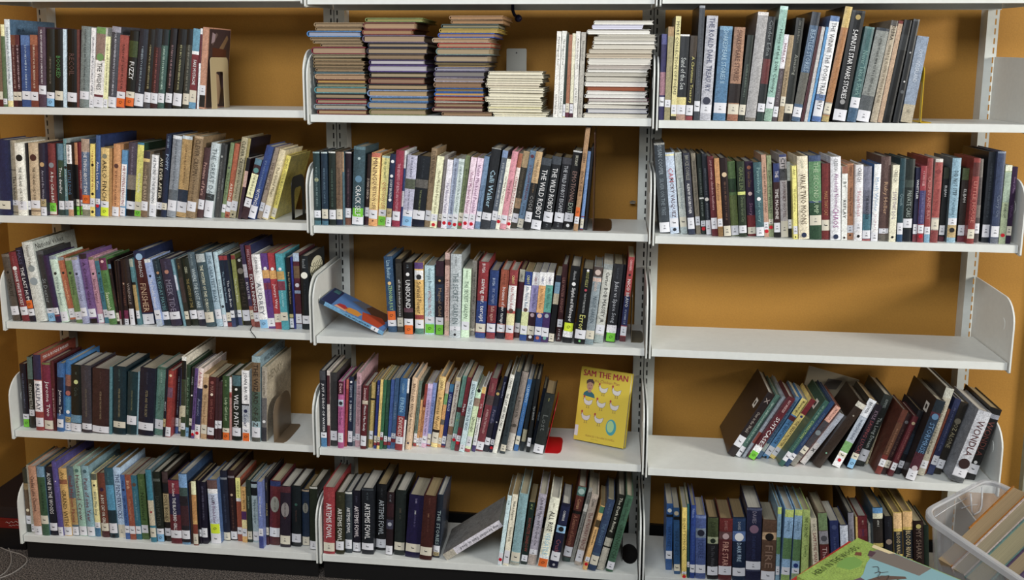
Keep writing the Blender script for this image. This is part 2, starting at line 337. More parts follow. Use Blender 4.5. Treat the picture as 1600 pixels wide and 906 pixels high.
BOOKS = """
@L1
462 8 203 197 2.2 130 P 8a6a50 b87-100:6a1818 L79-90h|brown worn edge
578 8 111 223 2.2 157 H 5f7d50 b0-14:e2dc9c L90-97h|green spine with yellow head
754 8 158 237 1.8 210 H c9d5da/4f7da3 m9-74:6a7f90 b93-100:e0cf80 k88:14:1c2838:Jim_A|tall pale blue large format
898 9 131 195 1.5 122 P 5e2029 b0-14:8a4a30 m14-75:c8a090 L79-91j|dark red
1022 7 119 195 1.8 131 P 3a1a2c b0-14:6a2a34 m14-77:d8b0b8 L79-91j|dark maroon
1292 8 267 194 2.8 130 P 2f5aa0 b0-14:4f7ec0 m14-76:b8d0ee L78-90j|royal blue
1510 6 209 195 3.2 126 P 8b3b28 b0-14:b06038 m14-74:eac8a8 L79-91j|rust brown
1726 7 208 217 3.2 148 H 5f4258 m4-71:e8d8dc b73-84:d9d6dc L73-84j|plum with white edge
1960 8 231 212 4.3 139 H 1e2420 m36-71:8d7d68 L81-89j s89-99b|black with pale blue sticker
2213 7 231 210 3.7 141 H 0d0f0e t34-62:3c9440:BOOKED L79-91j|black with green title
2321 9 104 211 3.7 140 P b8d2e2 |slim sky blue blank
2623 6 282 210 4.1 146 H 0c0c0d t31-59:6e4640:RECOIL L81-93j|wide black with brown title
2694 6 65 210 4.0 138 P 7a3b34 |slim brick red blank
2956 6 258 218 5.5 142 H 7d8c8a m4-78:4a5658 L80-90h|grey green hardcover with pale edge
3095 9 135 215 5.8 137 P dfe0ea m12-85:60607a L89-100h|slim white
3363 7 256 216 6.4 146 P dcdad6 b0-8:6aa045 b8-41:9a7a6a c37:0.4:6aa045 t44-78:404040:THE_WISHES b84-87:7a2838 L87-100h|white with green and multicoloured head
3487 9 116 192 6.3 123 P e8e29a m11-78:8a8a60 L88-100h|slim pale yellow
3743 9 251 218 7.2 149 H 50525e b0-7:9a98a8 m5-85:c8c8d4 L87-100h|grey hardcover with white hinge
3985 8 237 195 7.2 124 P b2493c m13-75:2e1c1c L78-87j s87-99o|salmon red with orange sticker
4236 9 243 207 7.6 143 H 1a1c16 b13-34:3f5018 t40-63:e8e8ec:FUZZY L79-87j s87-98o|black with white title and orange sticker
4502 9 261 212 8.2 149 H 2a3040 m22-81:9fb4c0 L82-98h|black navy glossy
4714 7 184 212 7.5 143 H 1c1c18 m20-77:b0a468 L80-93h b94-100:55555c|black with gold title
4920 6 198 213 7.5 141 H 4b2227 b0-23:28303a m25-80:b85a52 L81-94h|dark red with navy head
5107 6 176 211 7.4 142 H 3d6860 b0-20:1d2a30 m22-76:b8dcc8 L81-93h|dark teal with black head
5318 8 184 214 7.7 139 H 221e26 m21-76:c09094 L81-93h|black with pink lettering
5589 8 242 212 7.9 142 H 2a2c22 b0-20:16181c m20-78:b8b478 L81-97h|black with mossy green panel
5810 7 176 212 6.8 148 H 3f423a b0-20:141618 m20-78:9c9c88 L81-95h|black with grey green panel
6012 7 192 213 6.6 136 P 8a2530 b0-28:5aa0bd b28-32:eef0f2 t39-70:f2e8e8:FAKE_MUSTACHE L77-92h b92-100:5aa0c8|sky blue and crimson
6108 7 59 214 5.7 142 P d7dce4 b7-43:7a2c38|slim white with red patch
6270 6 158 217 6.0 146 P c98a66 L71-83h b83-98:2a2420|peach brown
@M1
15788 6 115 218 2.0 139 P dedbd2/a8a8a0 t2-44:6c6c68:Mary_Kingston_Kims m73-97:8c8c88|first white
15910 7 115 219 2.2 142 P d8d8d0 t3-45:6c7068:The_August_Circus m70-96:8c8c88|second white
15978 6 60 210 2.0 141 P 1f3a2c L84-99h b99-100:c8c060|slim dark green
16073 7 88 210 1.9 142 P b46c40 L83-94h b94-100:702040|slim copper orange
16176 8 86 213 1.5 140 P d4d0ae b83-100:5a2038 L84-95h|slim pale olive with wine foot
16294 7 107 218 1.3 146 P d8d5cc t5-46:707068:A_Raisin_Shrimp_Scarlet m66-82:8c8c88|bright off white with long grey title
16419 6 114 216 1.7 142 P b2ada0 t4-39:686860:Mossy_Journal m77-97:8c8880|dusky grey last
@R1
18505 9 135 216 0.6 149 H 3b3672 b0-12:5f62a8 b44-71:b0788a L73-84j|indigo violet
18654 7 142 234 0.9 150 P a59a64 b0-10:b48c50 L78-86h|dull olive gold
18806 6 130 260 1.1 166 P d8cc7c/b09860 t4-76:3a3828:MORE_COLLECTION_OF_POEMS L85-94h b96-100:3a3428|tall yellow patterned with black flecks
19043 8 234 215 1.1 150 H 2b3036 b0-2:e0e0dc t27-64:c4cac8:Sand_of_the_Sea b73-82:d8c86c L82-93h b93-100:b98f78|black with yellow band
19220 7 171 212 1.6 147 H 231e18 b0-25:4b3c2c t23-81:d2c64c:A_Christmas_Treasury L82-94h b95-100:a83840|black with yellow script
19392 8 141 286 1.0 220 H 474e58/2a2e34 b0-2:9aa0a8 m26-78:6e7680 L83-92j|tall grey slate with white hinge
19681 8 274 261 1.9 220 H b7b8c2/686a72 t2-72:4c5682:THE_ROALD_DAHL_TREASURY c81:0.35:3a3e58 L85-93h|silver white tall
20044 8 303 235 2.2 163 H 4d87b4 b0-4:6fa8cc t4-60:9fc8e0:SHAKESPEARE_STORIES_II b81-92:e2dce0 L81-92h|wide bright blue
20353 7 265 233 2.3 161 H b3805c t3-57:6a3c28:SHAKESPEARE_STORIES b60-81:2c1e1c L82-93h b93-100:b06c48|wide copper brown with black blot
20514 7 154 214 3.9 145 H 2a3630 m34-72:7a9080 L81-93h|black green
20790 8 256 270 4.4 220 H aaa8a8/7c7470 b0-3:d5d0cc b97-100:8c8478|tall broad silver grey blank
20988 8 176 259 4.0 210 H 262c30 b40-64:7a2a2c t3-38:8a9294:Cinder_Edna L83-91h b92-100:2c4844|tall black with red blot
21188 7 189 285 5.5 220 H 8cc0b0/7a9a90 b0-3:b0ddd0 t18-77:2d4a44:Home_of_the_20th_Century L79-89j b89-100:8fb8a0|tall mint green
21321 9 119 216 5.3 148 H 5f5058 b0-39:d8d4dc t5-37:9a5068:MARILLA m42-80:a89ca0 L83-95h|white headed with dusky foot
21466 8 120 214 4.7 140 H ae9264 m42-70:7f6840 L71-82h|sand tan
21673 8 194 256 4.4 210 H 2b302c/22282a m3-25:8a8c80 t30-60:9a9c90:Amazing L83-92h b93-100:1a1a1a|black green with speckled head
21883 7 206 271 7.8 220 H 4b6f94/1e2830 b0-12:3c4450 t16-54:9ab8d2:BEATLES_STORIES b55-84:6d6c62 L87-96h|tall smoky blue
21971 8 70 237 7.8 161 H 5c2430 |thin burgundy
22067 8 77 236 7.5 155 P bfbcba |slim light grey blank
22127 8 57 236 8.1 152 P 4aa0e0 |thin bright azure
22395 8 218 261 7.0 220 H 5b86c2 b5-74:dfe0e2 t6-86:6a6c74:THE_WINNIE_THE_POOH_TREASURY L80-95j b96-100:4a78c0|tall cornflower blue with white title panel
22585 8 171 285 8.4 220 H b9772e/4a4030 b0-18:cfae4a b83-94:a09a8c L84-93h b95-100:b8a050|tall golden amber
22989 8 314 274 6.9 220 H 15181c/181a1e b0-2:3c4044 c6:0.2:b89a3c t17-79:f2f4f4:5-MINUTE_STAR_WARS_STORIES c82:0.2:9a9a9a L89-99h|tall broad black with bold white title
23244 7 220 235 7.6 164 H 3e7274 b0-2:5a9090 t25-72:7fb0a8:Never_Take_A_Shark b85-100:3c6a90 L74-85h|dark turquoise
23560 9 306 232 8.8 160 H 5d6468 b0-3:3a4450 b3-72:8f948e m9-72:3c403c L88-100h|slate grey with pale panel
23765 9 166 251 8.0 210 H b7a78a/8a8274 t5-19:2c2420:DEBRA m24-81:8a7a60 b0-5:5f5a54|tall sandy beige
23880 9 107 251 7.9 163 P 8a3028 b3-100:c4a07c|slim red top and sand
24089 8 202 252 8.3 220 H 0d0e10/0d0e10 b14-29:2c3034 b83-93:1c1e20|tall jet black blank
24276 6 146 254 7.4 220 H 23272b/101214 b0-2:5a5e62 c32:0.15:b0b0b0 c60:0.15:d0d0d0 c70:0.3:60666a|tall black glossy with white flecks
24593 9 274 212 7.1 143 P 8ea0b8/8a9cb4 t15-53:c3cedc:OUT_UNDERLAND b79-100:b8ab8c m85-89:8a8470|pale blue with sand foot leaning last
@L2
457 4 383 212 1.8 138 H 1d2a5e L81-92j|broad navy blue leftmost
635 14 174 210 1.8 146 H a89c80 b39-40:3a3430 t48-81:2c2a26:The_Underne L80-87h b96-97:3a3430|pale tan with black rule
930 6 265 203 1.0 142 H dfe2cf c20:0.36:1c1e20 t33-83:3c4038:THE_ONE_AND_ONLY_IVAN L80-92h|wide cream with round black picture
1010 13 77 203 1.0 133 H 1a1e26 L80-92h|thin black beside the cream one
1298 11 278 204 1.7 142 H c7ad84 c20:0.34:5a2c22 t33-78:4a3828:THE_ONE_AND_ONLY_BOB L79-90j b92-95:9a8060|wide tan with round brown picture
1482 12 171 203 2.2 137 H 2d2c48 c29:0.38:caa05a t37-79:a9a7bb:Art_and_the_Writing s77-87m L88-100h|dusk purple with small round portrait
1695 25 206 202 2.1 138 H 8f302e c30:0.36:8d949a t39-83:f2dcd4:A_Boy_Called_BAT L86-99j s83-95g|brick red with round portrait and green sticker
1757 33 60 202 2.3 132 H 1f5560 |thin teal beside the brick red one
1927 26 163 202 2.5 133 H 2d4a44 b0-23:5d8fa6 b23-45:35563a t33-70:e6eee6:Tree_dweller L80-92h|forest green with blue head
2056 25 101 216 2.2 190 H 5f9aa0/9fb0b0 m7-75:cde3e3 c37:0.4:3a3a3a L81-92h b92-100:3d6d70|tall slim turquoise large format
2239 19 152 204 1.8 135 H 15171a b2-28:ece8e2 m3-26:222222 t37-70:4f88b8:LITTLE_DOG L79-91h b91-100:c99060|black with white head block
2341 33 92 205 1.6 144 H 1e1612/a5232b b0-30:c88040 L78-87j s88-100g|thin orange and black edge
2429 38 85 206 1.7 137 H 9e2530 t31-71:efb8b0:SIDETRACKED L79-87j s88-100g|crimson with green sticker
2677 28 236 216 2.9 150 H 5f7ca2 b0-17:b89a80 t16-72:e8ecf2:THE_THINGS_ABOUT_SHAY b85-92:e8e8ea s73-84o b92-100:8c8a6c|steel blue with tan head and orange sticker
2842 24 134 203 3.7 137 P e6cd35 m10-71:b04830 c29:0.3:3a3020 c69:0.3:3a3020 L75-87h c94:0.3:3a3020|bright yellow slim
2991 23 132 227 4.2 200 H 3a66a6/28427c t25-74:e4ecf6:Anna_Lee_Kate L78-85h R87|tall slim blue large format with red dot
3233 25 238 192 4.2 135 H dcb75a c12:0.28:8b8b70 t18-77:2a2218:ARLO_FINCH L78-87j s87-100y|golden yellow with bold black title
3308 28 60 192 3.9 123 P c08a3c |thin ochre edge
3509 29 197 203 5.1 137 H d8914a c30:0.32:6b3a30 m37-85:8a4a28 L87-100h|orange with small round picture
3661 36 149 186 5.8 121 P 4f9bd0 b21-85:dfe4ea t24-84:b02838:MR_POPPERS_PENGUINS L87-100h|blue with white title panel and red words
3920 39 254 207 6.0 144 H 5a4e62 b64-100:0f0f12 b44-64:8d8070 m6-44:9a90a8 L80-91j|mauve to black hardcover
4125 35 186 208 6.3 137 H d8d43c/20523a b0-3:2a8ab0 t33-76:f4f4f0:Gracefully L80-92j s92-100g|bright yellow green
4361 26 187 185 6.2 128 H 7a6850 b0-11:3a3844 b11-16:d8b858 m21-38:c0a070 b75-100:8a6a4a t36-73:c4a884:THE_BARN L76-90h|brown with mauve head
4552 37 187 174 6.3 116 P e8e9ea t4-78:5a6470:AVI_THE_END_OF_THE_BEGINNING L81-100h|bright white
4714 40 158 186 6.6 130 H 17140f t4-79:d8cfae:AVI_EVER_AFTER L78-89h|black with gold lettering
4876 35 151 233 7.1 160 H 1f3357 t24-43:9cbce0:POPPY m3-18:8aa6c8 L83-91h|navy blue tall
5148 33 249 229 7.9 150 H 8d97a2 b0-4:cfd6dc m5-65:5a6676 b66-80:66727c L79-92h|grey blue with silver edge
5436 37 281 228 7.9 161 H c49a4c b0-4:c4d4dc m11-60:8a6228 b66-82:30425a L81-94j|ochre panel inside silver blue jacket
5746 26 255 230 9.2 152 H 9c7e52 b0-3:bfa074 t4-48:5d4528:CLEVER_CRISPIN m50-79:6a5030 L80-92h|brown tan tall with dark lettering
5922 38 171 197 9.5 132 H 5c3a3c t21-68:d8a090:Promise_of_Paris L74-88h|maroon brown
6182 40 240 210 9.1 144 H b8c8cc t7-74:6c7e84:THE_GREAT_DAY b68-77:3c4448 L78-100h|pale ice blue
6326 50 95 210 7.9 147 H 4c4c4a b2-22:3c3f40 c18:0.35:9fa09c m25-78:90908c|charcoal grey with bird sketch
6398 50 68 207 8.0 139 H 4a4e50 t27-81:9fa8a8:THE_CHAR|slate grey edge
6508 50 107 212 10.3 149 H 7b9560 c33:0.3:5b6158 t36-77:4f6a3c:Wind_of_the_East L82-93j|sage green
6654 50 140 210 10.7 144 H c55f30 t53-78:f0cdb4:ARLENE L78-92j c97:0.25:8a3020|orange spine upright
6837 47 177 228 11.6 153 H b5aa80 t4-45:3a3a2c:CLEVER_CRISPIN m46-76:6a6448 L79-91h c96:0.15:202020|khaki beige tall
6946 50 73 226 10.8 152 H a8984a/1c1a2e |thin mustard beside the khaki one
7048 35 97 172 11.3 109 P 4a3040 b0-21:1a1a22 b21-47:caa090|thin plum with pink patch
7242 32 188 173 16.5 109 P 4a2c34 b0-10:5c8ca4 c19:0.4:4e9a98 b25-64:e6e0a2 m28-60:4a4a30 L66-80h|dark plum with yellow title panel
7449 33 196 210 16.9 139 H 2c509c m20-59:7d9cd0 t59-81:f0f4fa:NUTTINGS L82-99j|royal blue leaning
7599 43 126 205 16.7 141 H b29a80 t4-75:705840:THE_LAST_THE L77-89h|beige pinkish leaning
7822 33 170 201 16.8 142 H d5c596 t13-79:7a6a40:The_Island_Magic L80-98h|cream leaning
7966 48 132 183 16.7 170 H e0cf1c/d4c220 m5-79:9c8a18 L83-97h|bright yellow leaning with cover showing
@M2
9402 12 184 199 0.1 131 H 1f4246/203038 b0-2:8fb0b0 m21-75:7fa0a0 c38:0.3:a0a87a L80-90h b94-100:3a7886|dark teal with pale green glow leftmost
9606 11 171 199 0.4 130 H 1b3a52 b0-2:b4c6c6 m22-70:6a90a8 L78-91h b94-100:3f7a94|dark blue teal
9811 14 183 200 0.7 142 H 20302a b0-2:c8ccc4 m23-75:5a7a68 L79-92h|dark forest green
9988 17 169 199 0.7 136 H 8a6a4c m22-75:5d4430 L78-92h b92-100:203050|tan brown
10041 19 44 199 0.6 134 H 507a8a b0-27:b89060|thin blue and tan sliver
10206 24 162 199 1.4 133 H 2a1726 b0-2:c0b8b8 m23-75:7b5566 L77-90h b91-100:8a5238|deep plum with orange foot
10553 19 316 214 2.7 146 H 3c5d68 b0-4:5a828e c15:0.12:a8c0c4 c41:0.3:5b92b4 t49-88:dbe6e8:CRACK_SELF L87-99h s78-89g|wide grey teal speckled with green sticker
10665 31 109 193 3.8 134 H 3b2420 t34-63:d8c0a8:SUSAN_CREECH L75-88h b88-100:4a2030|dark brown
10937 15 231 198 3.9 134 H e3a34f b0-6:d86a48 b6-77:efc460 t7-37:7a4a30:MINING t38-77:7a3a2a:QUESTION_LIFE L78-90j b91-100:e69a40 c93:0.1:804020|orange yellow with coral border
11150 23 206 190 4.8 128 H e8d66a b0-3:a8c8b8 m4-33:8a9a60 t37-76:d87838:QUESTION_LIFE L77-86j s87-100g|pale yellow with green sticker
11333 13 147 196 4.9 129 H 20335c c10:0.3:e8ecee c30:0.28:e8ecee t35-60:d8e0ea:LUCKY_BROKEN c63:0.28:e8ecee s75-87m L87-100h|navy with white dots
11561 14 206 206 4.3 145 H ab1e45 t17-80:e5a0b0:THE_BENEFITS_OF_BEING_AN_OCTOPUS L80-92j|raspberry red
11615 24 50 205 4.3 134 H d8e0ea b23-53:2f5aa0 b74-100:2f5aa0|thin white and blue
11882 18 264 193 5.7 131 H b3b2cc m3-31:66688c b33-47:5d6650 t49-79:4c4e70:THE_WAR_THAT_SAVED_MY_LIFE L77-86j s86-99b|lilac grey
12218 18 331 191 6.2 133 H 1b222c m4-31:3a4450 b33-45:6a6660 t48-78:8e9a58:THE_WAR_I_FINALLY_WON L77-90j b91-100:141c38|broad black navy with photo band
12378 23 154 213 6.1 140 H a08258 t3-44:6d5433:TUCK_EVERLASTING L79-92j|tan brown tall
12582 12 181 193 6.6 128 P efe9a8 t20-80:7a7440:Violet_Mackerels_Personal_Space L81-91h R96|pale yellow
12691 18 93 195 6.2 131 P 8e8480 m10-77:b8b0ac L81-90h b91-100:8a3048|taupe grey
12861 6 149 185 6.1 121 P dad6ea t34-78:8a80a8:Her_Natural_Habitat L79-89j R92|pale lavender
12995 8 131 188 6.5 125 P a3b1cc m6-79:5c6890 L80-88j R93|powder blue
13149 4 147 188 6.6 119 P c2d2d0 b4-8:a6b8b4 m11-77:7f9490 L79-90j R94|pale mint grey
13270 8 117 197 7.0 127 P 7a8a56 m18-78:50603a L78-90j R94|olive green
13427 4 151 193 7.9 122 P eec6d6 t20-77:a0407a:Violet_Mackerel_Natural L79-89j R92|baby pink with magenta words
13592 6 157 191 8.3 128 P ecc4da t9-77:90508a:Violet_Mackerel_Possible L79-89h R93|baby pink with purple words
13752 13 140 195 7.8 131 H 6f93b8 t39-76:3f5f88:The_Crosswicks L76-90j|steel blue
14013 10 246 217 8.2 170 H 262a30/383c40 b0-1:a8a8a0 t27-73:9fcbe2:Calli_Walker L80-89h b89-100:40464e|broad black with looping blue letters
14165 14 143 212 9.3 137 P 5d6a7c b0-9:7d9ac8 m16-72:c0c8ce L77-89h|slate blue
14274 13 103 190 9.3 128 P eadfc8 t9-78:7a5038:The_Thing_You_Find_Us R89 L83-86h|slim cream with red dot
14437 14 153 210 9.1 147 H e28c9c t37-64:8a3848:String_Sister L82-93j|coral pink
14543 31 101 204 9.4 137 P dedad0 b0-19:b86a3c t28-83:b0303c:STANLEY_FLAT_AGAIN R94 L84-89h|white with brown picture head
14709 36 161 209 9.5 141 H 4a4436 b0-21:c0a068 b61-74:b89060 m23-72:8a8060 L81-93j|dark brown with tan blotches
14872 40 158 210 9.5 143 H 6b93b8 b0-7:7aa0c0 c7:0.3:8a3040 t19-64:8f2434:LOCKJAW_MARSHAL m68-84:4c6a88 L88-100h|sky blue with maroon title
15083 15 171 210 9.0 145 H cba468/3a3028 b40-100:2a2a2c m11-53:8a6a40 t56-75:9a9a98:CODE L77-90h|sandy gold fading to black
15367 18 262 192 8.5 130 H 20282e b0-10:49525c t16-84:e6e9ec:THE_WILD_ROBOT L87-100h|black with large white letters first of three
15638 26 246 196 7.9 131 H 20242a b0-11:4a525c t16-76:e0e4e8:THE_WILD_ROBOT L76-90j m93-97:808890|black with large white letters second of three
15936 34 249 192 7.1 129 H 26262e b0-9:4a4a52 t11-77:b8bcc4:THE_WILD_ROBOT_ESCAPES L77-90j m92-97:808890|black grey with three title lines
16186 34 228 211 6.7 139 H 1a1618 b0-2:d8d8d4 t6-19:d8d4b8:BRYANT t26-66:b08070:EMOTIONAL t66-79:a8b8a0:EXIT L79-90h c95:0.2:e0e0e0|black with multicoloured title and pale edge
16355 19 119 274 6.0 150 H b98a54/4a3020 t24-34:5d3c20:CHERRY t42-66:4d2e18:PATRICK_GIVE_US s77-86o L86-93h|very tall thin tan
16487 31 85 211 4.8 142 H 6c9ad8/28303e b82-83:a02030 L85-97h b98-100:801828|slim bright blue
16591 36 66 221 3.9 156 H 2a2a30/6a3030 |thin black edge
@R2
18515 39 269 238 -5.5 162 H 434e58 b0-2:a0a098 t2-35:9aa8b2:SUSAN_COOPER t39-80:8494a0:SILVER_ON_THE_TREE L88-99h|tall grey slate leaning first
18792 38 226 214 -5.7 148 H b9cbe2 b2-4:e8dc98 t19-36:d85060:CAM t32-80:602838:RICKY_VASQUEZ L81-92j c95:0.2:202838|pale blue with red title
19055 37 173 215 -6.2 149 H bcc4bc t31-69:7d96a0:getting_near_to_baby L79-91j b92-100:a8b8b8|pale grey green with blue script
19250 28 172 215 -6.0 149 H 3f4254 t3-33:a8a896:BRUCE_COVILLE t37-74:e8e8ee:ALIEN_MY_BIG_BROTHER L79-93h b93-100:36405c|dark slate with white title
19460 39 117 214 -6.0 141 H 968a72 m10-75:6a604e L78-89h|greige
19599 41 115 212 -5.7 147 H 27352e m18-51:88988c b54-56:e0e0d8 m58-78:a0b0a4 L83-90h R93|dark green
19718 35 122 213 -5.5 146 H 2c3440 c56:0.4:dcd8cc m61-81:909aa6 m18-51:7a8696 L82-100h|dark navy with white emblem
19845 17 150 208 -5.6 144 H 7a2430 t5-67:d8a0a0:joy_cowley_chicken_feathers L77-91h|wine red
20005 12 122 204 -5.5 132 P d29040 t18-67:8a5020:Anastasia L77-87h b88-100:9a7030|orange
20147 10 176 205 -5.5 141 H 2e1618 c21:0.35:d8b888 m30-79:8a5c40 L86-99h|oxblood black with animal picture
20348 25 190 195 -5.6 136 H 5b7f3e b23-41:2e5030 b45-100:6a7c34 c39:0.2:2a3a20 L86-99h|leafy green
20542 16 190 196 -4.7 135 H 31432a t7-37:7a9050:GRACE_LIN b40-44:cfd850 t46-80:7a8c60:Grandpa_Great_City L85-95h|dark green with yellow mark
20779 31 201 195 -5.2 135 H 3a1f44 c8:0.25:b05a28 t13-34:9a6a38:Great_Cities c43:0.25:d8b0a8 b72-100:8e2028 t49-79:a06890:Story L88-97h|violet and red with orange emblem
20983 22 200 194 -5.2 127 H 3f6f78 t4-45:8ab8b4:Pawsitively c49:0.25:e8e8e4 t52-80:80b0b0:for_every L87-99h|blue teal
21187 25 115 214 -5.0 135 P cb9878 t7-77:4a2c24:THE_RISE_AND_FALL_OF_JONAS L82-91h R93|salmon beige
21308 27 115 212 -4.6 137 P 93a26c t17-72:3c4a2c:SCHOOL_OF_WHALES L78-84h R88|moss green
21427 21 155 192 -3.6 132 H 4a2628 b0-25:34488c t10-19:e0d8d8:THE t34-75:e8dcd8:TIME_MACHINE L80-93h b93-100:181818|maroon with blue head
21607 24 181 215 -4.3 143 H b9b0b0 b0-3:44508c t3-23:202024:CITY b17-31:606064 t33-76:6a3038:JOURNEY_HOTEL L80-100h|silver white with black scrawl
21797 26 84 197 -4.3 130 P 10181c b0-25:a8b0a8 L76-88h|slim black with silver head
21884 4 103 189 -4.2 124 P e6dc52 t3-14:8a8430:AVI m32-62:a09830 L82-93h c97:0.15:202020|lemon yellow
22017 4 259 213 -4.3 140 H e1d4b2 t5-14:a0b098:Creech t21-82:6a5438:WALK_TWO_MOONS c95:0.25:2a3c68|wide cream with tall brown title
22291 4 292 215 -3.9 146 H 475f8c b7-54:5f9a62 b56-100:2f5a3a t8-69:aac89a:THE_SECOND_JUMP L71-83h|wide blue with green panel
22590 8 199 195 -3.0 130 H 8c2826 t36-68:c8843c:MAKE_THAT_CAT L74-88j|brick red with orange title
22803 4 251 213 -3.3 140 H dcdde2 t2-17:808088:CREECH t20-60:a04898:Absolutely_Normal t61-85:b0289c:CHAOS c96:0.25:2a3c68|bright white with magenta title
23083 11 139 189 -2.8 119 P dadcd6 b0-10:a8684c t11-39:606460:BY t40-76:1c1c1c:REPLAY c97:0.2:3a2020|pale with bold black title
23231 17 153 195 -3.0 130 H c98450 t4-16:8a4a28:CREECH t23-77:7a3c20:Granny_Torrelli L81-91h c94:0.15:3a2020|orange tan
23388 4 185 194 -2.4 128 H dcdadc t4-22:707078:CREECH t35-68:cc8494:Heartbeat L76-86h c94:0.2:202020|pinkish white
23590 7 197 190 -2.4 126 H 6e7288 b0-32:83859c b64-86:3a7c90 t39-71:1c2836:THE_WANDERER L86-97h b98-100:c05050|slate violet with teal foot
23799 6 164 196 -1.0 128 H e2e6ec/3f7cc8 t17-61:9ab8d8:Moth_Wilder m65-86:d0a8b8 L89-100h|white with blue edge
23994 9 234 215 -1.8 145 H 6b4c46 t4-25:8f7068:Sharon_Creech t30-68:c4986c:Ruby_Holler L85-91h b92-100:787064|brown tall with tan title
24231 4 158 195 -0.7 126 P ddd8b8 t6-22:8c8878:CREECH t35-70:9884a8:LOVE_THAT_DOG c94:0.2:202020|ivory
24419 4 137 212 -1.2 145 H 23505c t42-56:88a8b0:Creech L77-91h b91-100:285c8c|deep teal
24571 9 223 210 -1.2 144 H 27332f b25-34:45544c t38-70:a0b0a8:PRIVATE_CARS L72-83h b85-100:1c2430|black green tall
24812 8 102 189 -0.9 120 P 2d2e52 t16-42:e0e0e8:WHITTLER b46-75:33345a L76-89h b90-100:90404c|thin navy with white title
24919 4 143 194 -1.0 136 H b02c3c b32-76:4e4a8c m7-28:e0a8a8 m36-74:8c88c0 L77-88h R92|red and violet
25082 4 135 213 -1.5 170 H a83a38 t17-77:d8887c:CRISPIN_AND_BAT L81-90h b90-100:78b0d0|coral red tall
25240 6 179 212 -0.4 138 H b5aea4 b0-4:d0ccc4 c15:0.3:a03030 t36-62:b03038:Moon_Valley b4-70:b84840 L72-84h b85-100:a04040|taupe edged red
25629 24 130 189 0.1 128 H 24282a b0-15:3c4434 t18-45:e2e6e6:ELIJAH L78-91h b93-100:702c3c|charcoal with big white name title
25662 13 207 214 -0.2 143 H 86b3ca/607078 t15-44:2c4858:DID_NOT_STEP m47-70:5c8ca4 b79-94:c0a464 L71-79h c85:0.3:202020|light blue
26111 25 160 188 0.1 127 H 41352f b0-16:5a6a38 t23-51:e2e2dc:ELIJAH L77-91h b92-100:8a3848|dark brown with big cream name title
26278 4 164 215 0.3 141 H a3302a b5-21:702c28 t25-77:d87868:LITTLE_HOUSE L83-94h|bright brick red
26333 22 128 212 -1.1 148 H 5a5050 b0-22:787068 b55-70:80766e L77-89h|smoky brown photo spine
26711 25 171 230 0.1 180 H 2c343e/202830 m13-72:5c6874 L80-94h|tall black slate
26718 15 192 232 0.0 180 H 3f5078 b0-2:8090a8 t47-71:7888a0:Carry_On L81-93h b94-100:707888|tall denim blue
27072 15 156 198 0.3 127 P a8b88c b0-7:d8dcc0 t49-66:38483c:MUSHROOM b9-47:9cb49c R89|pale green with red dot
27202 17 120 194 0.7 121 P 3a1848 t13-34:9a70a8:Story_of_Time t42-73:7a5088:Whale L77-89h|deep purple last
@L3
240 6 236 195 -5.7 134 H 5c5248 b0-4:7a7064 c27:0.15:202020 t37-63:2c2820:CATALYST L78-91h|tweed brown first
548 5 221 202 -7.7 133 H 8e2232 c23:0.28:e8dcd8 t27-77:f0dcd8:FANNIE_WHITE_BUCKET m6-18:b86068 L79-91j|wine red with white title
775 5 192 215 -7.7 147 H 24203a t3-22:60608c:MASS t26-71:e8e8f0:THE_LAST_HUM s71-82o L83-92j|indigo black with white title
972 5 321 232 -6.8 210 H c3c8c0/b0b8b0 t4-31:7a7468:National_Velvet c33:0.3:8c9a9c c49:0.35:90a0a8 k93:15:34302c:National_Velvet|tall pale marbled
1304 12 223 206 -7.0 138 H 3b3c40 b0-5:55585c t39-73:8a9496:St_Dexter L81-88j s88-100b|charcoal
1558 7 149 195 -7.8 134 H 3c2858 L78-88h b89-91:98304c|purple black
1711 10 215 193 -7.6 136 H b5d0bc b0-5:8c9cac c26:0.2:303830 t31-74:5c7c80:Ordinary_Bunnies L84-98h|pale mint
1947 15 180 190 -8.0 133 H c4622e b0-5:8c9498 c24:0.2:303030 t35-66:dfae74:Ordinary_Kin L79-93h b96-100:707070|orange rust
2154 10 199 189 -7.1 127 H 6f9448 b0-4:b0a494 c23:0.2:303830 t28-57:3f5c38:Ordinary_Bunnies L83-95h|grass green
2384 4 182 193 -6.8 135 H 9ba2c8 b0-4:a09888 c25:0.2:404060 t28-65:606490:Ordinary_Girl L76-89j|periwinkle
2569 10 225 201 -6.3 138 H 7c5296 b0-7:38242c t11-74:4c2c60:A_Crossing_Grace L79-91j b93-100:2a1c20|violet with dark ends
2798 16 166 192 -6.1 129 H c98ca0 b0-4:8a7c54 c25:0.2:303030 t32-69:804860:Almost_Twisted L86-99h|dusty pink
2977 19 131 189 -6.3 119 P 2f88a0 b0-4:a08c6c c23:0.2:203040 t27-69:1c5468:Almost_Time L79-91h|cerulean blue
3172 6 212 192 -6.3 132 H 4f8a3c b0-18:7c2858 c5:0.2:e0b0b0 t23-44:3c7a30:THIS_IS t51-77:d0e4b0:Savannah L79-91j|grass green with plum head
3388 11 86 188 -6.2 129 H 2a1a1c b7-14:5c90b4 c22:0.35:4c3428 t39-78:7a4c34:LONGSTREET L82-95h|dark brown with blue band
3476 10 57 185 -2.3 124 P 2b1c1c t36-80:7a4c38:LONGSTREET b78-91:8a2050 b91-100:b0aaa8|dark brown with magenta foot
3535 9 55 185 -1.6 124 P 2b1c20 |thin dark brown
3592 14 123 188 -1.1 129 H 38211e c37:0.2:c0a080 t35-71:8c5040:LONGSTREET b78-91:902458 L91-100h|dark cocoa
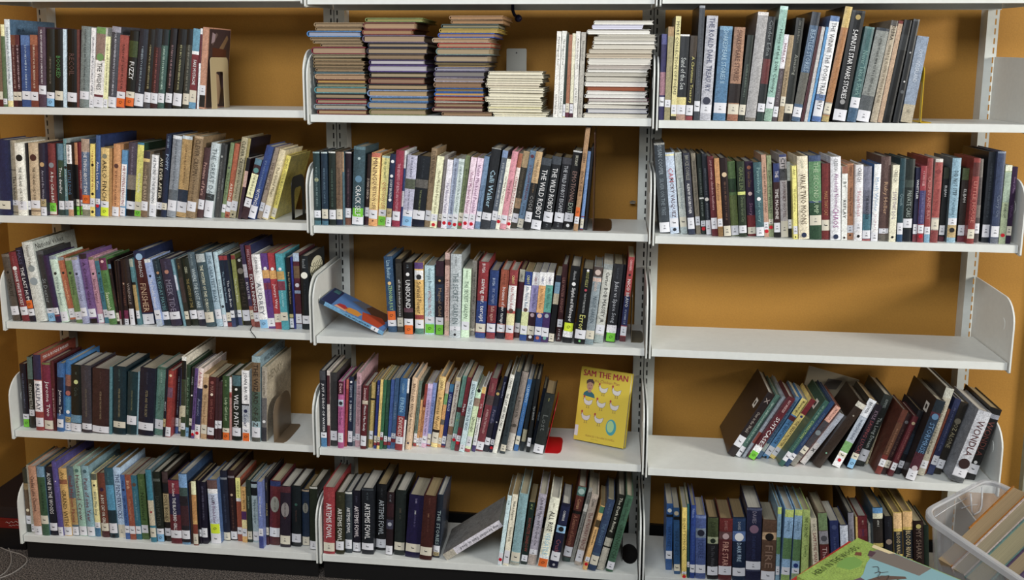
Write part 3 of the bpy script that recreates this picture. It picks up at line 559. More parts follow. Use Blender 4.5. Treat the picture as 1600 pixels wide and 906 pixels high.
3787 9 141 191 -3.2 128 H 33282a t34-70:a09088:WRINKLE L75-100h|espresso
3977 13 102 191 -4.5 134 H 4a8a94 b0-12:a0a894 b35-39:202020 b39-78:b49448 L78-90h b90-100:4c8494|turquoise and mustard
4105 21 333 212 -5.2 170 H 20325f b10-84:5c1c1c c8:0.3:8cb8dc t14-35:e8ecf0:BALDACCI t44-83:d0a880:FINISHER L86-100h|wide dark blue with deep red panel and ring logo
4574 9 175 193 -8.2 120 P 8fa8dc b0-5:c8cccc c25:0.2:303850 t29-73:dce4f4:The_Double_Princess L76-90j b91-100:a8b8c8|lavender blue
4754 16 198 191 -7.7 126 H 1f3440 c20:0.2:c08850 t25-77:5c98a0:TUESDAY_MAYBE m3-19:607c88 L79-91j|deep blue green
4975 14 306 193 -7.6 132 H 3c3450 c19:0.2:c07c60 m4-17:706890 t31-78:8c84a0:MEEK_TIDE L79-90j|dark violet
5320 19 59 193 -8.6 127 P 6aa0b0 b23-46:c0c8d8|thin ice blue
5382 22 119 194 -6.6 122 P 363228 m7-16:b09040 b28-65:4c3c38 L78-90j|dark olive
5510 27 207 194 -6.6 133 H 242c1e t12-22:b8bc98:GIBBS t30-73:a08c3c:THE_HISTORY_OF_THE L77-90j|black green with gold title
5732 27 209 212 -6.9 160 H 56707c/3a4a54 t22-75:b8ccd0:WHERE_THE_LOST_ARE m3-18:8ca4ac L79-91h b91-100:2c2c40|grey blue
5981 20 250 211 -6.4 160 H 3c5a64 b1-12:a8b4b4 t16-79:e8dcb4:THE_MYSTERY_OF_THIS_CURIOUS L80-94h|slate teal with cream title
6246 29 186 213 -6.7 160 H 9ab8c8/3c4c5c t4-66:4c6c80:THE_GREATEST_BEAN L77-90h|ice blue
6436 31 129 214 -6.0 150 H a8c8d4 t34-65:587c8c:Love_Like_Sky c73:0.3:404c54 L84-100h|pale cyan
6569 30 126 206 -5.5 133 P 1c3048 b1-7:a82c34 t13-76:8cb4cc:The_Great_Cat_Burning b94-100:8c2c34 L80-92h|dark blue with red crest first
6698 29 117 207 -5.4 134 P 1d2a44 b1-7:a82c34 t31-76:c8ccd4:The_Great_Brain L77-87j b87-100:384878|navy with red crest second
6819 47 118 205 -4.6 130 P 8f9232 b1-7:98302c t33-67:d0d0a0:The_Great_Brain L78-88j b88-100:485480|mustard olive
6950 49 214 192 -4.9 128 H 2a241c c18:0.4:8a8070 c2:0.2:c0c0b0 t28-72:504434:THE_TALE L77-93j|black brown with round medal
7221 41 110 236 -6.5 166 H 4a3c68/3c3460 b24-40:b8b4c0 t39-73:d8d4dc:BULLY_ME b75-100:b05848 L80-91h|slate purple
7343 35 164 235 -5.4 170 H 7a2432/2c3868 t5-30:d0a0a8:HOLLYWOOD t35-80:e8dce0:EXTRA_INNINGS b87-100:903c34 L82-93h|wine red with cover showing
7532 24 242 211 -5.2 142 H dbdad8 t4-25:606068:DAN_BAR-EL t35-84:747884:AUDREY s88-100b|bright white with tall grey title
7778 27 195 215 -4.9 145 P 6c3f98 c20:0.25:e0dce8 b22-33:d89c38 b39-48:903050 m38-71:5a3080 L86-97h|vivid purple
7978 26 191 217 -4.5 146 P bf2334 c21:0.25:f0e0e0 b23-34:e0a030 t39-75:f0c8c8:Jennys_Way L80-91h|vivid red
8172 22 204 216 -3.4 141 P 27a5b4 c20:0.22:e8f4f4 b23-34:c09838 b36-48:903850 m49-70:a0d8dc L77-88j|vivid turquoise
8379 32 108 204 -2.1 130 P 1d1c22 t6-79:c8a468:Boy_Girl_Talent_Not_Fusion b79-84:c0b060 L85-98h|black with gold title
8490 33 54 206 -1.6 139 P 2a3aa0 |thin cobalt blue
8547 34 167 217 -1.1 141 P 5f2030 b0-11:a0b8d0 b17-33:7a5c38 c42:0.35:c8c8d0 b49-53:8aa0c0 L80-92h b93-100:9ca8b8|maroon with pale blue head
8733 32 224 209 -0.8 150 H 1a2228/1a2228 t4-16:8c9498:Randall c26:0.42:e2dfc8 m37-73:3c444c L81-92j o78|black with large round cream emblem
@M3
11103 61 245 215 -2.8 145 H 2c5a84 t5-29:9cc4d8:Lisa_Bunker c35:0.2:e0b860 t38-71:a0cc70:ZENOBIA_JULY s72-84o L84-92j|blue with green title and orange sticker
11363 64 168 209 -1.1 134 P 4c4840 b0-6:302c28 t28-78:e4e4dc:all_the_broken_pieces L80-92h|mottled grey brown
11595 46 250 203 -0.4 144 H 1d1c1f m3-8:70808c c16:0.2:e8e8ec t24-63:f0f0f0:UNBOUND b63-69:704858 L78-88j s87-100o|black with wide spaced white title
11885 53 243 203 -0.1 138 H dfae3e b0-9:6c4890 c20:0.3:303030 b11-24:e8e4ec t27-71:5c4020:Survival_Flower b73-79:b03c3c L80-92j b92-100:508878|yellow with purple head
12429 54 273 195 0.3 130 H a9cfd8 t4-35:607c8c:Georgia_Brown t36-73:b83850:WITNESS_PROTEC L74-83j s85-98g|pale cyan with red and blue title
12680 52 219 208 0.6 141 H 2b2838 b0-20:4c2c3c c26:0.15:e0b040 b31-54:30405c t36-74:b08c60:Magical_Child L76-86j s86-100g|midnight navy with plum head
12844 49 128 233 0.8 154 H e0b09c b0-7:dcb4a8 b8-15:906858 t31-75:b8705c:A_LITTLE_PRINCESS b82-94:c8b088 c77:0.2:b08060|salmon pink tall
13190 29 297 234 1.1 160 H b2bcc0/98a4a8 t3-14:7c8488:BURNETT t22-83:647c80:THE_SECRET_GARDEN L86-91h c96:0.12:202020|silver blue wide tall
13415 38 218 193 2.0 126 P bfe0b8 t3-15:8ca888:BURNETT t18-72:5c7c60:THE_SECRET_GARDEN L77-89j|mint green
13545 56 127 212 2.1 143 H 9a9488 t9-63:3a3a38:THE_NIGHT_JOURNEY L90-94h m65-80:6c685c|warm grey
13863 36 274 213 3.1 143 H a4242e b51-81:2c4c98 t2-14:f0d0d0:BUYEA t22-78:f4f0f2:saving_mr._terupt L81-92j b93-100:2c50a0|red over blue with bold white title
14134 33 238 191 3.4 133 H 28498c b51-77:8c2430 t11-22:b0c4e0:BUYEA t26-48:8c9cc8:mr._terupt t52-74:d09c88:falls_again L78-90j b91-100:9c2838|blue over dark red
14388 36 217 193 4.1 135 H b8522c b54-78:1c1c30 t6-22:7c3820:ROB_BUYEA t25-78:f4ece8:because_of_mr._terupt L79-90j b91-100:201c38|burnt orange over navy
14638 30 212 194 3.8 127 H cf4c40 b0-22:a83438 t7-19:f0d060:CABOT b22-58:dcdcd8 t23-57:c05058:Allie_Finkles_Rules b62-79:d8d090 c58:0.3:704838 L79-90j|red with white title panel
14783 51 143 193 4.8 131 H 5c2038 b0-18:b8bca8 t6-15:303c38:CABOT b57-78:1f5050 L78-92j b93-100:5c2830|plum with grey head
15006 26 187 193 4.8 123 P c7cf8a b0-20:2448a0 t5-18:f0e050:CABOT b20-58:dce4e8 t21-53:4c80a8:Allie_Finkles_Rules c55:0.3:704838 L78-90j b91-100:2450a0|blue headed white and lime
15200 26 186 192 5.0 129 P 3d1d2c b0-19:e6e6ea t6-17:b02c4c:CABOT b19-58:9c94d0 t23-52:706cac:Allie_Finkles_Rules c62:0.3:c0a0a8 L78-91j c94:0.25:e0e0e0|white lilac and plum
15404 19 184 194 4.6 129 P 2c4ca0 b0-19:e6e6ea t6-17:28489c:CABOT b19-58:dfa048 t23-52:b07830:Allie_Finkles_Rules c62:0.35:d8a898 L78-90j c94:0.25:d06030|white amber and blue
15599 19 190 194 4.6 123 P 4c2c70 b0-18:e6e6ea t6-17:582c80:CABOT b18-57:4ca898 t22-51:2c7c70:Allie_Finkles_Rules c62:0.3:98a8b8 L79-92j c94:0.25:60a898|white jade and purple
15752 23 141 186 5.8 119 P 14161c b0-9:20283c b10-27:6c94b0 b27-43:b0a488 L87-99h|black with sky picture
15947 32 141 214 4.3 141 H 4a2024 t17-62:a8685c:LILI_WATER_KNIGHT L71-81h m84-98:e0e0e0|dark red maroon
16241 22 259 212 5.8 150 H 1c1e22/1c1e22 t6-18:a8acb0:Alameda c23:0.2:e8e8e8 t28-72:f0f0ec:Skylark_and_Wallcreeper b84-93:e0e0e4 s74-85y|broad black with neon sticker
16591 14 286 207 5.8 139 H 14161a c2:0.12:e8e8e0 t4-24:b0b04c:ROSS_KELLY c28:0.12:d03050 t32-58:b0b4b4:THE_FUTURE_MELTING t61-81:c8c840:Error L81-93j c96:0.1:60d060|black with yellow lettering
16820 14 221 214 5.9 147 H 8c9ca4 b0-13:5c4c48 c7:0.35:c8b0a4 b14-19:c8a898 t19-31:d8b8a8:Giants t38-72:4c6474:NIGHT_GARDEN L82-93h b93-100:7c949c|grey blue with portrait head
17076 31 237 219 6.1 142 P bdbdb2 b0-7:909898 t10-74:2c2c2c:Carter_BOB_MASSEY_JR L77-88h b90-100:98a8a4|stone grey
17402 42 258 217 4.8 149 H 2a2c34/2a2c34 m5-20:5c6470 t22-75:b0b4bc:Jules_vs_Space_Song b78-88:d8d4dc s88-99g|charcoal with white script
17508 66 77 212 4.2 145 H 1c2030 b84-100:3c3058|thin navy edge
17682 55 159 235 4.8 156 P b23434 b46-81:28346c t3-16:e8b0b0:CARDINERS c21:0.2:202020 t26-59:f0e8e8:NICO_BRAVO m62-79:b0bcd8 L82-93h b94-100:6c1c28|scarlet over navy last
@L4
392 23 187 193 0.2 127 H 1a1c30/5a2020 m15-70:6c7494 L79-87j s87-100g|navy black first
585 20 160 216 1.5 150 H 30302c b0-31:5c8078 t37-73:b8b8ac:CENTIMETRE L74-83h|black with teal head
954 4 238 229 1.5 180 H b84c30/b04a34 b0-33:34305c b34-75:d8d4d8 t38-73:28305c:BALLPLAY b75-100:a83c38 L83-95h k95:9:f0e0d8:TIKI_&_RONDE_BARBER|orange red large with cover showing
1235 7 270 205 1.5 137 H 8a2048 b0-3:7c8040 b7-80:8c1c48 t26-80:e8e8ec:Jerome_Two L85-98j|magenta wine with white title
1347 6 103 211 1.3 144 H 602028 m39-80:d0a8a8|thin dark red
1558 4 196 206 4.1 138 H 2f6fb2 b20-74:1c2c4c t37-78:f0f4f8:Jerome_Two L82-94j|bright blue with white title
1747 12 186 213 4.5 150 H 2a7cc0/2a86d0 b20-36:a06048 b36-50:4c3440 c46:0.4:c06050 b52-72:4090b8 c73:0.3:e0e0e0 s80-88m L89-99h|azure blue with picture
2089 8 321 201 4.0 134 H 1c2420/1c2420 c25:0.2:c0c870 m10-14:607060 t33-46:506054:Circle b75-87:5c94b4 L88-100h|black with round moon
2432 4 295 202 2.7 138 H 45404a t34-76:8c7c64:PETER_AND_THE_SHADOW_THIEVES m7-24:68606c L86-95h|wide grey mauve
2961 4 518 194 4.0 131 H 432628 t35-78:a88c64:PETER_AND_THE_SHADOW_THIEVES m5-22:705048 L89-99h|very wide maroon brown
3041 4 77 203 4.1 131 P 4a8a98 |thin turquoise board
3455 4 370 203 3.9 141 H 123440 t32-74:a09460:PETER_AND_THE_STARCATCHERS m4-22:4c7068 L81-90h|very wide dark teal
3759 7 292 188 5.0 129 H 123c44 t29-61:8c8c58:PETER_AND_THE_STARCATCHERS L70-84h|dark teal paperback beside the bigger teal
3805 11 43 190 5.0 119 P 88b8c8 |pale blue sliver
4283 4 451 202 5.5 134 H 1e2138 t33-72:9c8c5c:PETER_AND_THE_SECRET m6-23:4c5068 L81-92h|very wide midnight blue
4573 13 286 204 5.8 138 H 5c9080 b0-3:44705c m7-22:a8ccb8 t40-63:4c7868:Grave L77-91h|sea green
4653 4 76 204 6.1 143 H 1c2030 t43-66:c0c4c8:MIGHTY s73-85m|thin black edge
4811 4 152 199 6.0 139 H a82c24 b0-19:b03428 c7:0.25:e0c090 b25-40:80506c t48-80:c85038:dragon L85-99h|bright red
4907 32 90 199 5.9 136 H 2b1c30 m13-71:8890a8 L76-89h b90-100:3c68b0|dark purple
4993 32 68 196 5.5 123 P 3c4c78 b57-76:c0b890 L77-96h|thin denim
5208 13 133 239 4.0 200 H 3c5030/d8d0bc b0-28:1c1e1c b0-5:e4e0d0 t30-61:502830:DON_COLD b61-75:c0b894 t75-96:d0d0c8:x L83-91h|white and green patterned tall
5336 14 116 215 3.8 149 H 2f5034 t6-80:8cb48c:Battle_of_the_Good_Girl s87-100b|dark green
5428 7 89 210 5.8 142 H 2a2c2e t4-32:98a0a0:ASHES c39:0.3:c8c8c8 L72-82j|charcoal black
5525 4 94 210 6.3 137 P 6c4c94 m11-81:3c2c5c L88-94h R94|purple slim
5684 4 154 210 6.2 160 H e4c8c0/e8c8c0 b28-80:2c3460 t1-27:c05868:Adrian t42-68:8890b8:Acrostic L81-90h R92|pink over navy
5891 4 165 194 5.1 128 P c49a64 b0-5:d0b080 c19:0.35:3c2414 t31-76:8c6438:the_bravest_bear L78-92j|light tan with round picture
6113 4 198 186 4.5 122 P 5c1c1e c9:0.25:a05048 t14-25:b07060:MAX c28:0.2:e0c8b0 t36-67:b05c50:Little_Dog_Lost L81-93j|dark red
6216 4 72 185 3.6 120 P 4c2830 L69-82j|thin dark plum
6340 4 117 173 3.4 122 H 4c2a34 L67-80j|plum brown
6577 4 206 189 2.5 127 H 34592c/34592c m6-15:8cb06c t33-69:b4cc98:Lady_Girl_Lost L81-88j s88-100o|green with orange sticker
6639 4 57 188 2.5 121 P c08078 b0-23:f0e8e0 b25-32:b03030|thin pink and white
6914 4 255 193 2.2 135 H 1f2820 b0-16:48747c c21:0.15:e0e0d0 t29-79:ecece8:WILD_PATH L80-93j|black green with white title
7176 4 210 209 1.6 133 P dbdce2 b47-49:20242c b49-73:a8b0b8 c57:0.25:28305c t3-42:4c4c58:JOAN_BAUER t61-80:2c3c78:Soar L82-88j s88-100o|white with black rule and orange sticker
7482 4 245 251 2.2 200 H 8fb0b8/7ca0b0 b7-76:806440 t9-82:3c2c1c:THE_WIZARD_OF_OZ b41-76:4c6858 L83-95j b95-100:606058 k93:15:1c3450:WIZARD_OF_OZ|tall blue green with brown panel
7655 9 149 219 2.3 200 H a89c88/b8ab90 m5-39:807464 b41-81:706c6c b81-100:404048 c73:0.3:d0d0d0 k86:24:857a60:HENRY|beige tall with cover facing right
@M4
9412 10 165 222 0.1 149 H 2b2e38 b0-12:4c5058 t15-81:e0e4ea:JUST_A_DROP_OF_WATER b81-100:3c84b8 L81-88j|slate black first with white title
9493 14 79 222 1.1 148 P c4b8b0 b6-44:5a2430 b72-100:802838|thin cream and maroon
9684 17 187 215 1.2 141 H 3c3c3e L79-92h|charcoal grey plain
9892 5 150 195 1.8 136 H c8589c b0-19:5c1c30 t3-17:e8b0b8:Dixit b27-37:a8b8c8 c32:0.35:303038 t39-65:6c2460:Donna_Dawn L77-91h b92-100:c04c90|hot pink with maroon head
9954 18 60 198 3.1 130 P b03030 b0-14:d06048|thin red sliver
10104 22 127 204 2.5 138 H 22304f c7:0.25:e8ecec t12-29:a8b4c8:DEAR_DUMB c35:0.25:7c8ca0 t39-64:d0d8e0:DEAR_DUMB_DIARY L78-94h|navy with white dot
10176 25 69 192 2.8 123 P 6a7a88 L85-92h|slate blue thin
10327 20 132 217 2.6 190 H c797a2 t4-71:8a5866:YEAR_OF_IMPOSSIBLE_GOODBYES L82-91h|dusty rose tall
10538 7 158 185 3.6 129 H 6f1c28 t3-22:e0b8b8:Savannah b23-29:c0b098 t31-71:f0dcd8:Miracle_Man_Family L79-95j|crimson maroon with white title
10580 12 39 183 3.6 123 P 50503c |thin olive
10697 19 114 192 4.0 127 H c2a23e b24-27:302c28 t29-53:e0d080:Bailey_Boo L74-87j m90-96:6c5820|mustard yellow
10820 15 77 200 4.3 130 P 2a3c90 t6-22:b0bce0:Judy_Moody L81-91h b91-95:a02030|slim royal blue
10916 13 77 204 4.2 133 P e3c04c t10-58:6c5828:Dork_Story_LIT L82-90h b90-95:a02030|slim butter yellow
11000 12 81 203 4.5 132 P 2f7a4c L75-82h b82-87:a02030|slim kelly green
11112 15 89 202 4.0 129 P 1c5440 m26-58:4c8068 L81-89h b89-94:a02030|slim bottle green
11213 19 90 203 4.3 128 P 3c62b0 L83-89h b90-95:a02030|slim medium blue
11337 20 120 207 4.6 136 P 3f6ea2 m33-59:8caacc L78-85h b86-91:a02030|dusty blue
11566 10 203 210 5.2 146 H 2f72ae b52-100:a82c34 t6-20:8cbcd8:CISNEROS t26-46:8cc4e4:EFREN t54-80:f0c4b8:DIVIDED L81-91h|blue over red jacket with big word DIVIDED
11625 11 53 211 5.1 133 P 2c3850 b0-20:e8ece8 b57-100:d8d4d0|thin white and navy
11777 19 148 211 6.6 140 H dfb98c t8-55:705038:BEEZUS_AND_RAMONA t57-75:302018:Beverly_Cleary c91:0.2:3c3c60|peach cream
11894 44 84 194 5.7 129 P 6f8c80 m18-76:3c5850 L80-94h b95-100:b03038|grey teal slim
11962 45 65 138 6.2 92 P e0a050 t40-78:703818:Ramona_the_Brave L82-98h|orange foot
12047 46 82 185 6.6 122 P d88c3c b0-33:b84030 b33-37:8c3020 t39-80:8c4818:Ramona_The_Brave L86-100h|red and orange
12184 39 127 189 6.5 118 P b8a0d0 b0-7:d0b8e0 m25-80:806c9c L82-93j b94-100:d8a8c0|light mauve
12293 48 106 189 6.5 125 P 7e96d4 m22-78:4c60a0 L80-96j b97-100:b03038|periwinkle blue
12500 44 181 209 7.3 148 H e2b050 b1-18:ecc060 t5-18:705028:CLEARY t29-73:6c4c20:Ramonas_World b75-79:302018 L79-94j b95-100:e8c868|golden orange broad
12601 45 94 194 8.0 131 P dd9c40 b0-17:c8a890 b17-34:6ca858 b57-65:706860 L85-95h|orange with green patch
12718 45 108 189 8.3 125 P 273484 b0-12:2c84b8 t16-42:c0c8e0:LITTLE_ALICE L82-94h b97-100:a02838|slim navy with azure head
12872 43 136 210 8.7 137 H cfc4b4 b0-5:e0c888 t9-65:8c2c2c:The_Mouse_and_the_Motorcycle b69-81:9c7450 b81-100:b8b0a4|taupe with red title
13008 32 114 220 9.7 147 P 5f9c8c b42-49:5c2c34 t50-69:90b060:x L78-85h R86|sea teal
13132 27 113 218 10.0 138 P 8c2432 t33-50:f0d8d8:Made b52-68:5c5044 L79-87h R89|burgundy with white script
13305 22 148 209 10.2 138 P b9d4d8 t4-69:1c4c70:ELIZABETH_THE_LANGUAGE_NEWS L90-97h|pale blue with dark title
13462 23 146 184 10.5 129 H c8dca8 b0-13:b8dcb8 c1:0.35:202020 b13-26:a08068 t44-68:302c1c:LEMON_HEAD L75-91h b95-100:c03c40|pale lime
13607 27 102 192 9.3 133 H e0d8d4 b0-10:e0b048 b10-47:a82c3c t16-43:f0d0d0:Judy t47-74:303028:NO_TALKING L75-89h b90-100:4c3c80|yellow red and white
13811 31 198 216 11.3 142 H 8c3240 b23-36:5c4848 t6-18:c08078:CLEMENTS t42-75:d8a8a4:A_WEEK_IN_THE_WOODS L87-98h|wine rose broad
13968 31 148 182 11.3 122 H 2c2c3c c5:0.3:c0a040 b25-52:2c3458 t25-60:807c9c:Frindle L77-89j|black with gold key
14083 30 92 225 10.7 151 P 141c40 t5-30:9ca4c8:The_Janitors_Boy c60:0.2:c0c0c0 L83-90h R94|deep navy slim
14216 24 123 233 12.2 170 H dad9cc t23-67:30302c:THE_CAT_AND_MRS_CARY t4-17:50504c:CONFORD c70:0.15:302c28|slim ivory tall
14444 24 146 240 10.4 170 H 36464c m11-78:1c2c34 L89-97h|grey green hardcover
14629 48 179 234 10.9 170 H 9c8c80/3c3834 b78-100:c8c0b4 b0-21:a09084 m32-57:5c5048 c68:0.3:605448|mottled brown stone patterned
14778 48 115 213 10.5 135 P 2473bc t7-32:a8ccec:CLEMENTS m38-64:74a4d4 L79-91j|bright blue slim
14942 50 108 213 9.1 146 H 20303a b70-87:a8a07c m89-99:404850|black teal with pale patch
15113 43 99 214 7.3 144 H 1c2226 t22-70:b4b8b4:T.J.S_GHOST L80-92j|black with grey white title
15205 98 88 170 10.6 112 H 1c2c44 t39-60:9cb4bc:SNEAK|navy teal
15487 33 274 177 10.6 121 H 2b3230/202420 t7-12:c8c850:VIOLA t33-64:68706c:Lost L85-99h|black broad last
@R4
20776 100 211 210 29.1 200 H 2d1f20/3b2822 t6-17:9c8c84:x t30-62:b0a498:Over_in_the_Weald L69-85j q74|dark brown large with cover facing left
20934 100 135 208 29.1 160 H 4a7a6c m12-78:a8c8b8 L84-100j|green teal slim
21062 98 75 207 29.4 180 H a8b4c0 b0-42:9caab4 b58-76:b0503c|pale grey with red patch
21304 84 202 207 29.2 136 H 6f1c2c t5-24:d8a8a8:RAY_BREEZER t31-81:f0e4e4:SUITCASES b79-94:dcdce4 s88-100g|crimson with bold white title and green sticker
21464 95 119 207 28.7 130 P 4c7ca4 m8-77:203c5c b75-88:a8b8b0|blue slim
21692 100 168 199 29.5 128 P 4a98d4 b0-27:e4cc48 b29-36:7c2838 t1-27:604818:Revenge t36-76:203c58:THE_GREAT_HUNTER L81-95j c99:0.2:202020|sky blue with yellow head
21859 100 142 202 30.6 127 P e8c84c b0-25:a42030 c29:0.25:30489c t36-79:403010:THE_GREAT_MONSTER L82-95j|yellow with dark red head
22013 52 130 219 30.8 170 H 2f6a5c/2c6050 m7-28:90b8a0 t30-57:b0c858:CONVICTION m59-76:70a48c L79-92j q86|sea green wide
22159 53 123 218 31.0 170 H 1f4878/1f4878 m18-69:6c84a8 L81-90j|navy blue
22336 56 149 205 32.9 180 H 706868/b0583c b0-25:e0a088 t3-21:8c5048:JACKSON b25-71:4c4850 c44:0.5:7c8890 L68-79j b83-100:908c80|salmon head above grey sketches
22634 73 148 175 33.3 110 P c8d0dc b59-100:d8d4d0 t59-86:202020:x|thin white
23012 54 242 217 30.6 148 H 3b2a1f/33241a b2-9:c8c4b4 c21:0.1:a09888 c79:0.1:70b090|broad dark chocolate plain
23527 63 213 211 23.9 140 P 24241e b0-25:cfd4dc t4-19:404858:BROWN b25-63:a8b4c4 t30-59:5c6c84:HURRICANE_ANNIE b63-78:70b058 b78-100:dcdce0 R90 L80-85j|white and green head with red dot
23863 58 175 193 20.0 135 H 211a28 t9-22:8c7088:KYLE t24-76:9c3c44:SAVING_LUCAS L76-85j s85-99b|black with dark red title
24202 79 239 212 17.6 160 H 303834/343a38 t6-18:8c9894:KIMMEL t31-74:b8c4bc:The_Long_Dream L77-93j|grey green charcoal broad
24360 100 55 158 14.2 100 P d0c498 m19-93:9c8c60|narrow cream panel
24522 33 154 190 18.2 129 H 703420 b71-100:8c2c20 b20-69:6c4024 m29-69:a8704c L77-88h|russet brown
24663 34 131 179 18.2 120 H 3c1e20 c13:0.35:706c70 m25-71:805c50 L77-89h|mahogany with round emblem
24809 25 132 176 18.1 121 H 6f1e2a c11:0.35:b09870 m23-74:a85c58 L78-90h|burgundy with round gold emblem
25050 41 135 185 15.0 126 H 22242c b36-68:2c3c50 m31-68:485464 L79-90h|black blue edge
25307 4 244 229 15.9 190 H 5c2434/3a2c28 b0-15:20303c c20:0.35:4c84b0 b21-66:203c58 t28-66:5c90c0:STORMRISE c85:0.3:c0b0b4 L87-100h q84|black blue and plum with blue disc
25661 40 213 250 13.6 200 H b4ad96/4c4840 b0-11:b8b8a8 m18-75:7a745c L83-92h|pale khaki
25738 52 56 190 15.1 128 P b05028 |thin orange
25908 48 156 220 14.9 148 H 2c3866 m12-68:6c78a8 L75-87h b88-100:3c4c84|indigo blue
26123 53 205 209 15.6 137 H 2d2820 c26:0.4:807860 t30-63:a89c70:OZ_ALONE L80-92h|black with grey ornaments
26525 4 342 203 16.1 180 H b9bcc4/8c9098 t13-63:682c2c:WONDLA c74:0.42:3c2020 L82-92h b93-100:606468|very broad silver white with ornate red title
26898 28 299 203 15.2 180 H 17181c/14151a b8-14:8c90a0 t18-67:884034:WONDLA c76:0.15:d0d0d0 L79-92j|broad black with ornate red title
@L5
87 18 163 200 -0.4 138 H 3c483c b23-33:98804c b33-74:6c5030 c65:0.3:e0c8a0 L74-87j|dark green and brown first
254 15 101 214 -0.4 142 H a8a898/60705c L87-98h|thin grey
414 4 237 215 -1.5 148 H c08864 t14-65:402c38:Candies_Lime_Chestnut L87-100h|peach orange with dark script
653 4 231 216 -0.9 147 H 35603e/48748c b0-15:6898b8 b74-83:e0e0dc m24-65:20402c L71-83j b84-100:406c50|leaf green with sky head
890 8 238 214 -0.9 150 H 1c2030 t8-68:f0f0f4:ALONE_IN_THE_WOODS L82-93j|dark navy with white title
1159 7 150 232 -1.7 200 H 5c50a4/5850a0 c26:0.12:d0c8e8 L88-100h|violet purple large with cover showing
1312 11 238 210 -1.5 144 H d0a03c t4-17:8c6c20:Avi t31-84:5c4818:GRAND_WITH b16-23:a05c30 L87-99j|gold yellow
1559 14 199 215 -1.7 148 H 5c7480 b45-84:b08c44 t12-80:a02c34:Small_Medium_Plums L87-99h|slate with red title
1773 15 232 218 -2.0 145 H 8cb8a4 c6:0.25:4c7c70 t10-79:7c3044:Haunted_Crow L86-99j|celadon green with dark red title
2031 14 229 220 -2.0 180 H 7cacb8/74a0b0 c7:0.25:44707c t17-78:8c2030:Paris_of_one_Year L86-99j|pale aqua with red title
2263 17 168 197 -1.0 135 H d8cc7c b0-10:606858 c18:0.2:404030 t23-71:2c6078:Birds_May_Sing L77-86h b86-100:3c7ca8|lemon with blue words
2467 16 229 200 -1.1 133 H 7c3c28 c25:0.25:402050 t33-78:f0dcc0:A_BOY_CAT_OR_GIRL L78-90j b90-100:58282c|rust brown with white title
2723 15 247 217 -1.8 150 H 235f72 b24-60:3c98c0 b60-100:1c3c48 m5-21:4c8c98 L79-93h c97:0.2:101820|blue teal
2973 19 229 218 -1.6 148 H a4c4e8 t8-72:384c80:THE_PENDERWICKS L81-100h|pale sky blue
3223 14 140 200 -1.8 126 P 3c6cb4 c23:0.25:203060 m9-20:203c70 m33-75:204078 L79-90j|blue slim
3374 13 169 202 -2.0 128 P a44c2c t9-22:e0b080:Birds t37-70:d08c5c:A_Most_Unusual_Case L79-91j|burnt orange
3546 16 162 199 -2.0 128 P 20748c c14:0.35:6c4c38 m25-70:70a8b4 L79-91j|teal blue
3711 19 204 203 -1.3 134 P 4f7430 t8-18:80a050:Barry t27-71:284818:Neverland L78-90j|olive green
4040 6 172 224 -1.6 180 H 1f86a0/4c6c78 b42-77:c0b494 c58:0.2:b03030 L80-93j|cyan with cream panel
4215 11 214 215 -1.4 142 H 20281f/20281f b9-13:586058 t34-77:4c5448:LION_HUNTER L81-89j s89-100b|black with green grey lettering
4432 17 173 215 -0.3 149 H 2c2420 b17-29:20242c b31-72:b8a068 t33-70:302418:DOLL_BONES L81-92j b0-15:503c3c|brown with tan title panel
4662 6 333 196 -0.3 135 H 35204c b0-21:8c2438 t4-25:e8c8c8:Ann_Schwab b25-54:2c2850 b54-100:70202c t27-79:f0ecf0:THE_BLACKBIRD_GIRLS L79-91j|purple navy with red head
5006 5 246 217 -0.6 180 H 2c2830/2f5480 b0-19:6ca0d4 b19-31:405c58 c37:0.4:282028 b45-73:4c2830 L80-92j b97-100:5c90b8|dark with blue head
5351 11 96 188 0.2 118 P 503428 |thin brown
5499 4 140 198 0.1 136 H d09c3c/242018 b0-21:e8dc9c b21-61:c88830 b67-100:8c3820 L82-98h|amber gold picture
5504 14 60 196 -0.0 123 P 20182c L77-88j|thin aubergine
5567 15 173 190 0.0 125 H 1c1830 m6-61:6c6888 L74-89h|black indigo
5816 21 299 196 -1.6 134 H b8c8d8/4c74b0 b0-14:70504c b14-21:e8e8e8 b22-72:b0bcd4 t24-36:302838:DEAR t34-68:803c78:My_Blended_Sister s69-84y L85-100j|white blue with neon sticker
6118 41 200 216 -1.1 144 H 20263c b9-12:808890 m33-74:4c5878 L88-99h|navy black with silver ring
6321 45 195 216 -0.8 151 H 30181e b7-10:807880 c34:0.2:c0a080 m39-82:7c4c38 L87-98h|black cherry with silver ring
6536 44 139 197 -0.1 128 P a84824 b0-32:d8d45c b32-37:e0e0d0 m6-30:8c9c3c L78-89j|lime yellow over orange
6844 38 144 173 0.3 111 P dca43c t6-39:806020:JUDY_BLUM b44-59:602c70 b59-74:e8c87c L75-89j|marigold with purple patch
6991 40 140 192 0.1 134 H 2f4438 t22-47:90a890:Jam_Lane L82-95h|dark grey green
7007 42 176 189 -0.2 124 H 9cb4bc b0-4:1c1c2c b10-23:182028 t30-69:285868:Hypno-cipher L82-97j|pale blue grey with black square
7444 11 130 204 0.3 135 P 6c80c4 t5-67:d0d8f0:Sister_Vineyard L70-81h b82-100:3c4c9c|periwinkle with pale lettering
7524 32 77 210 0.7 138 H 26222a m8-19:908860 t35-60:c0a850:FOUL_MAN L74-85h b88-100:50202c|slim black with gold title
7835 33 309 198 2.8 131 H 6c1824 b0-8:2c3c74 b8-16:702028 e36:0.42:8c8c80 m27-45:3c3c3c L73-87h b87-100:5c1c24|crimson with silver oval emblem
